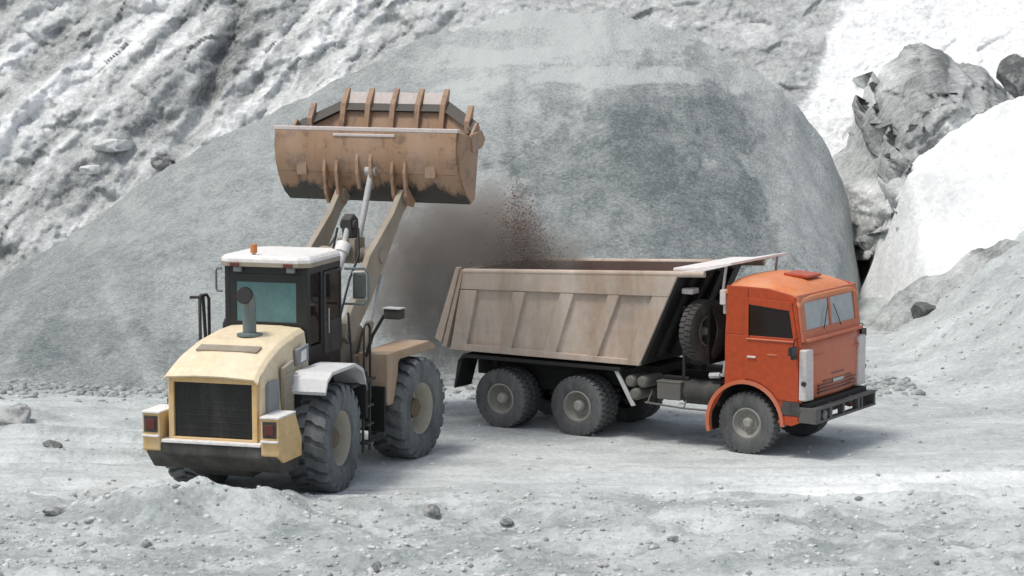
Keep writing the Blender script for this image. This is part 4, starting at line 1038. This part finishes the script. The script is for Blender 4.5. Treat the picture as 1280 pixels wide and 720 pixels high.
    for s in (-1, 1):
        b = MB(); b.X = Fm; pr = prof_at(HWD)
        poly = [(2.44, 5.40)]+[(x, z) for x, z in pr[1:]]+[(pr[-1][0]-.10, pr[-1][1]+.08), (2.9, 5.32)]
        b.prism(poly, *sorted((s*(HWD-.02), s*(HWD+.03)))); b.prism([(2.90, 5.05), (3.26, 5.12), (3.38, 5.26), (3.22, 5.42), (2.86, 5.36)], *sorted((s*(HWD+.03), s*(HWD+.07)))); b.build('side_plate', 'bucket', bk, .008)
    b = MB(); b.X = Fm; b.box((2.42, 0, 5.43), (.11, 2*HWD+.06, .07)); b.box((2.37, 0, 5.33), (.05, 1.2, .05)); b.build('rim_bar', 'bucket_edge', bk, .012)
    # cutting edge and teeth
    b = MB(); b.X = Fm
    e0 = prof_at(0)[-1]; du = Vector((.54, 1.58)).normalized()
    for ya, yb in ((-HWD, -1.02), (-1.02, 1.02), (1.02, HWD)):
        pa, pb = prof_at(ya)[-1], prof_at(yb)[-1]
        nx, nz = -du.y*.035, du.x*.035
        q = []
        for (x, z), y in ((pa, ya), (pb, yb)):
            q += [(x-du.x*.16-nx, y, z-du.y*.16-nz), (x+du.x*.06, y, z+du.y*.06), (x-du.x*.16+nx*2.2, y, z-du.y*.16+nz*2.2)]
        b.add(q, [(0, 1, 2), (5, 4, 3), (0, 3, 4, 1), (1, 4, 5, 2), (2, 5, 3, 0)])
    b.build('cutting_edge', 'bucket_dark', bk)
    for y in (-.98, -.49, 0, .49, .98, -1.55, 1.55):
        t = MB(); t.X = Fm
        x, z = prof_at(y)[-1]; nrm = Vector((-du.y, du.x)); P0 = Vector((x, z))
        a_, b_, c_, d_ = P0-du*(.62 if abs(y) < 1.1 else .25)+nrm*.045, P0-du*.05+nrm*.11, P0+du*.26+nrm*.04, P0+du*.26-nrm*.0
        e_ = P0-du*.10-nrm*.05
        w = .05
        t.prism([tuple(a_), tuple(b_), tuple(c_), tuple(d_), tuple(e_)], y-w, y+w); t.build('tooth', 'bucket', bk, .006)
    # light worn plates between the teeth
    for y0_, y1_ in ((-.98, -.49), (-.49, 0), (0, .49), (.49, .98)):
        t = MB(); t.X = Fm; x, z = e0; P0 = Vector((x, z)); nrm = Vector((-du.y, du.x))
        q = [P0-du*.02+nrm*.03, P0+du*.19+nrm*.02, P0+du*.19-nrm*.005, P0-du*.02-nrm*.02]
        t.prism([tuple(v) for v in q], y0_+.06, y1_-.06); t.build('edge_segment', 'bucket_edge', bk, .004)
    # hinge brackets and ribs on the back
    for y in (-.78, -.54, .54, .78):
        t = MB(); t.X = Fm; t.prism([(2.40, 5.15), (2.46, 4.45), (2.72, 4.20), (2.66, 4.10), (2.50, 4.14), (2.40, 4.30), (2.34, 4.7)], y-.03, y+.03); t.build('hinge_bracket', 'bucket', bk, .008)
    for y in (-.13, .13):
        t = MB(); t.X = Fm; t.prism([(2.42, 5.30), (2.46, 4.45), (2.42, 4.40), (2.34, 4.66), (2.33, 4.9)], y-.03, y+.03); t.build('link_bracket', 'bucket', bk, .008)
    for y in (-1.25, 1.25):
        t = MB(); t.X = Fm; t.prism([(2.41, 5.2), (2.44, 4.62), (2.40, 4.62), (2.36, 5.2)], y-.10, y+.10); t.build('wear_strip', 'bucket', bk, .006)
    return T
wheel_loader()

# ------------------------------------------------------------------ brown dust hanging where the bucket has been emptied
def dust_cloud():
    bm_ = bmesh.new(); bmesh.ops.create_icosphere(bm_, subdivisions=4, radius=1)
    co = np.array([v.co[:] for v in bm_.verts]); n = fbm(co[:, 0]*1.6+3, co[:, 1]*1.3+co[:, 2]*1.9, 4, 601)
    for v, k in zip(bm_.verts, n): v.co = v.co*(1+.3*float(k))
    me = bpy.data.meshes.new('dust_cloud'); bm_.to_mesh(me); bm_.free()
    o = bpy.data.objects.new('dust_cloud', me); COL.objects.link(o)
    o.location = (-.95, 44.3, 2.6); o.scale = (2.7, 1.4, 2.6)
    m = bpy.data.materials.new('brown_dust'); m.use_nodes = True; n = m.node_tree.nodes; l = m.node_tree.links; n.clear()
    out = n.new('ShaderNodeOutputMaterial'); vol = n.new('ShaderNodeVolumePrincipled'); l.new(vol.outputs[0], out.inputs['Volume'])
    vol.inputs['Color'].default_value = (.72, .63, .54, 1); vol.inputs['Anisotropy'].default_value = .2
    tc = n.new('ShaderNodeTexCoord'); ln = n.new('ShaderNodeVectorMath'); ln.operation = 'LENGTH'; l.new(tc.outputs['Object'], ln.inputs[0])
    nz = noise(n, l, tc.outputs['Object'], 2.0, 7, .7)
    d = math_(n, l, 'SUBTRACT', 1.02, ln.outputs['Value'])
    d = math_(n, l, 'ADD', d, math_(n, l, 'MULTIPLY', math_(n, l, 'SUBTRACT', nz, .5), 1.5))
    mr = n.new('ShaderNodeMapRange'); mr.inputs[1].default_value = .22; mr.inputs[2].default_value = .55; mr.inputs[3].default_value = 0; mr.inputs[4].default_value = 1.7
    l.new(d, mr.inputs[0]); l.new(mr.outputs[0], vol.inputs['Density'])
    me.materials.append(m)
    tag(o, 'brown dust hanging in the air between the raised bucket and the tipper body', 'dust', kind='stuff')
dust_cloud()

# clods of reddish soil in the dust, falling into the rear of the tipper body
def falling(r, n):
    t = r.random(n); sx = .18+.42*t
    return np.stack([.05+.35*t+r.normal(0, .75, n)*sx, 43.6+r.normal(0, .35, n), 3.9-1.3*t+r.normal(0, .28, n)], -1)
M['soil'] = mat_paint('reddish_soil', (.20, .11, .085), (.28, .21, .18), .4, .95, 5)
fs_ = scatter('falling_soil', 6500, None, .003, .018, falling, 'soil', 9)
fs_['category'] = 'soil'; fs_['label'] = 'reddish brown clods falling through the dust into the rear of the tipper'
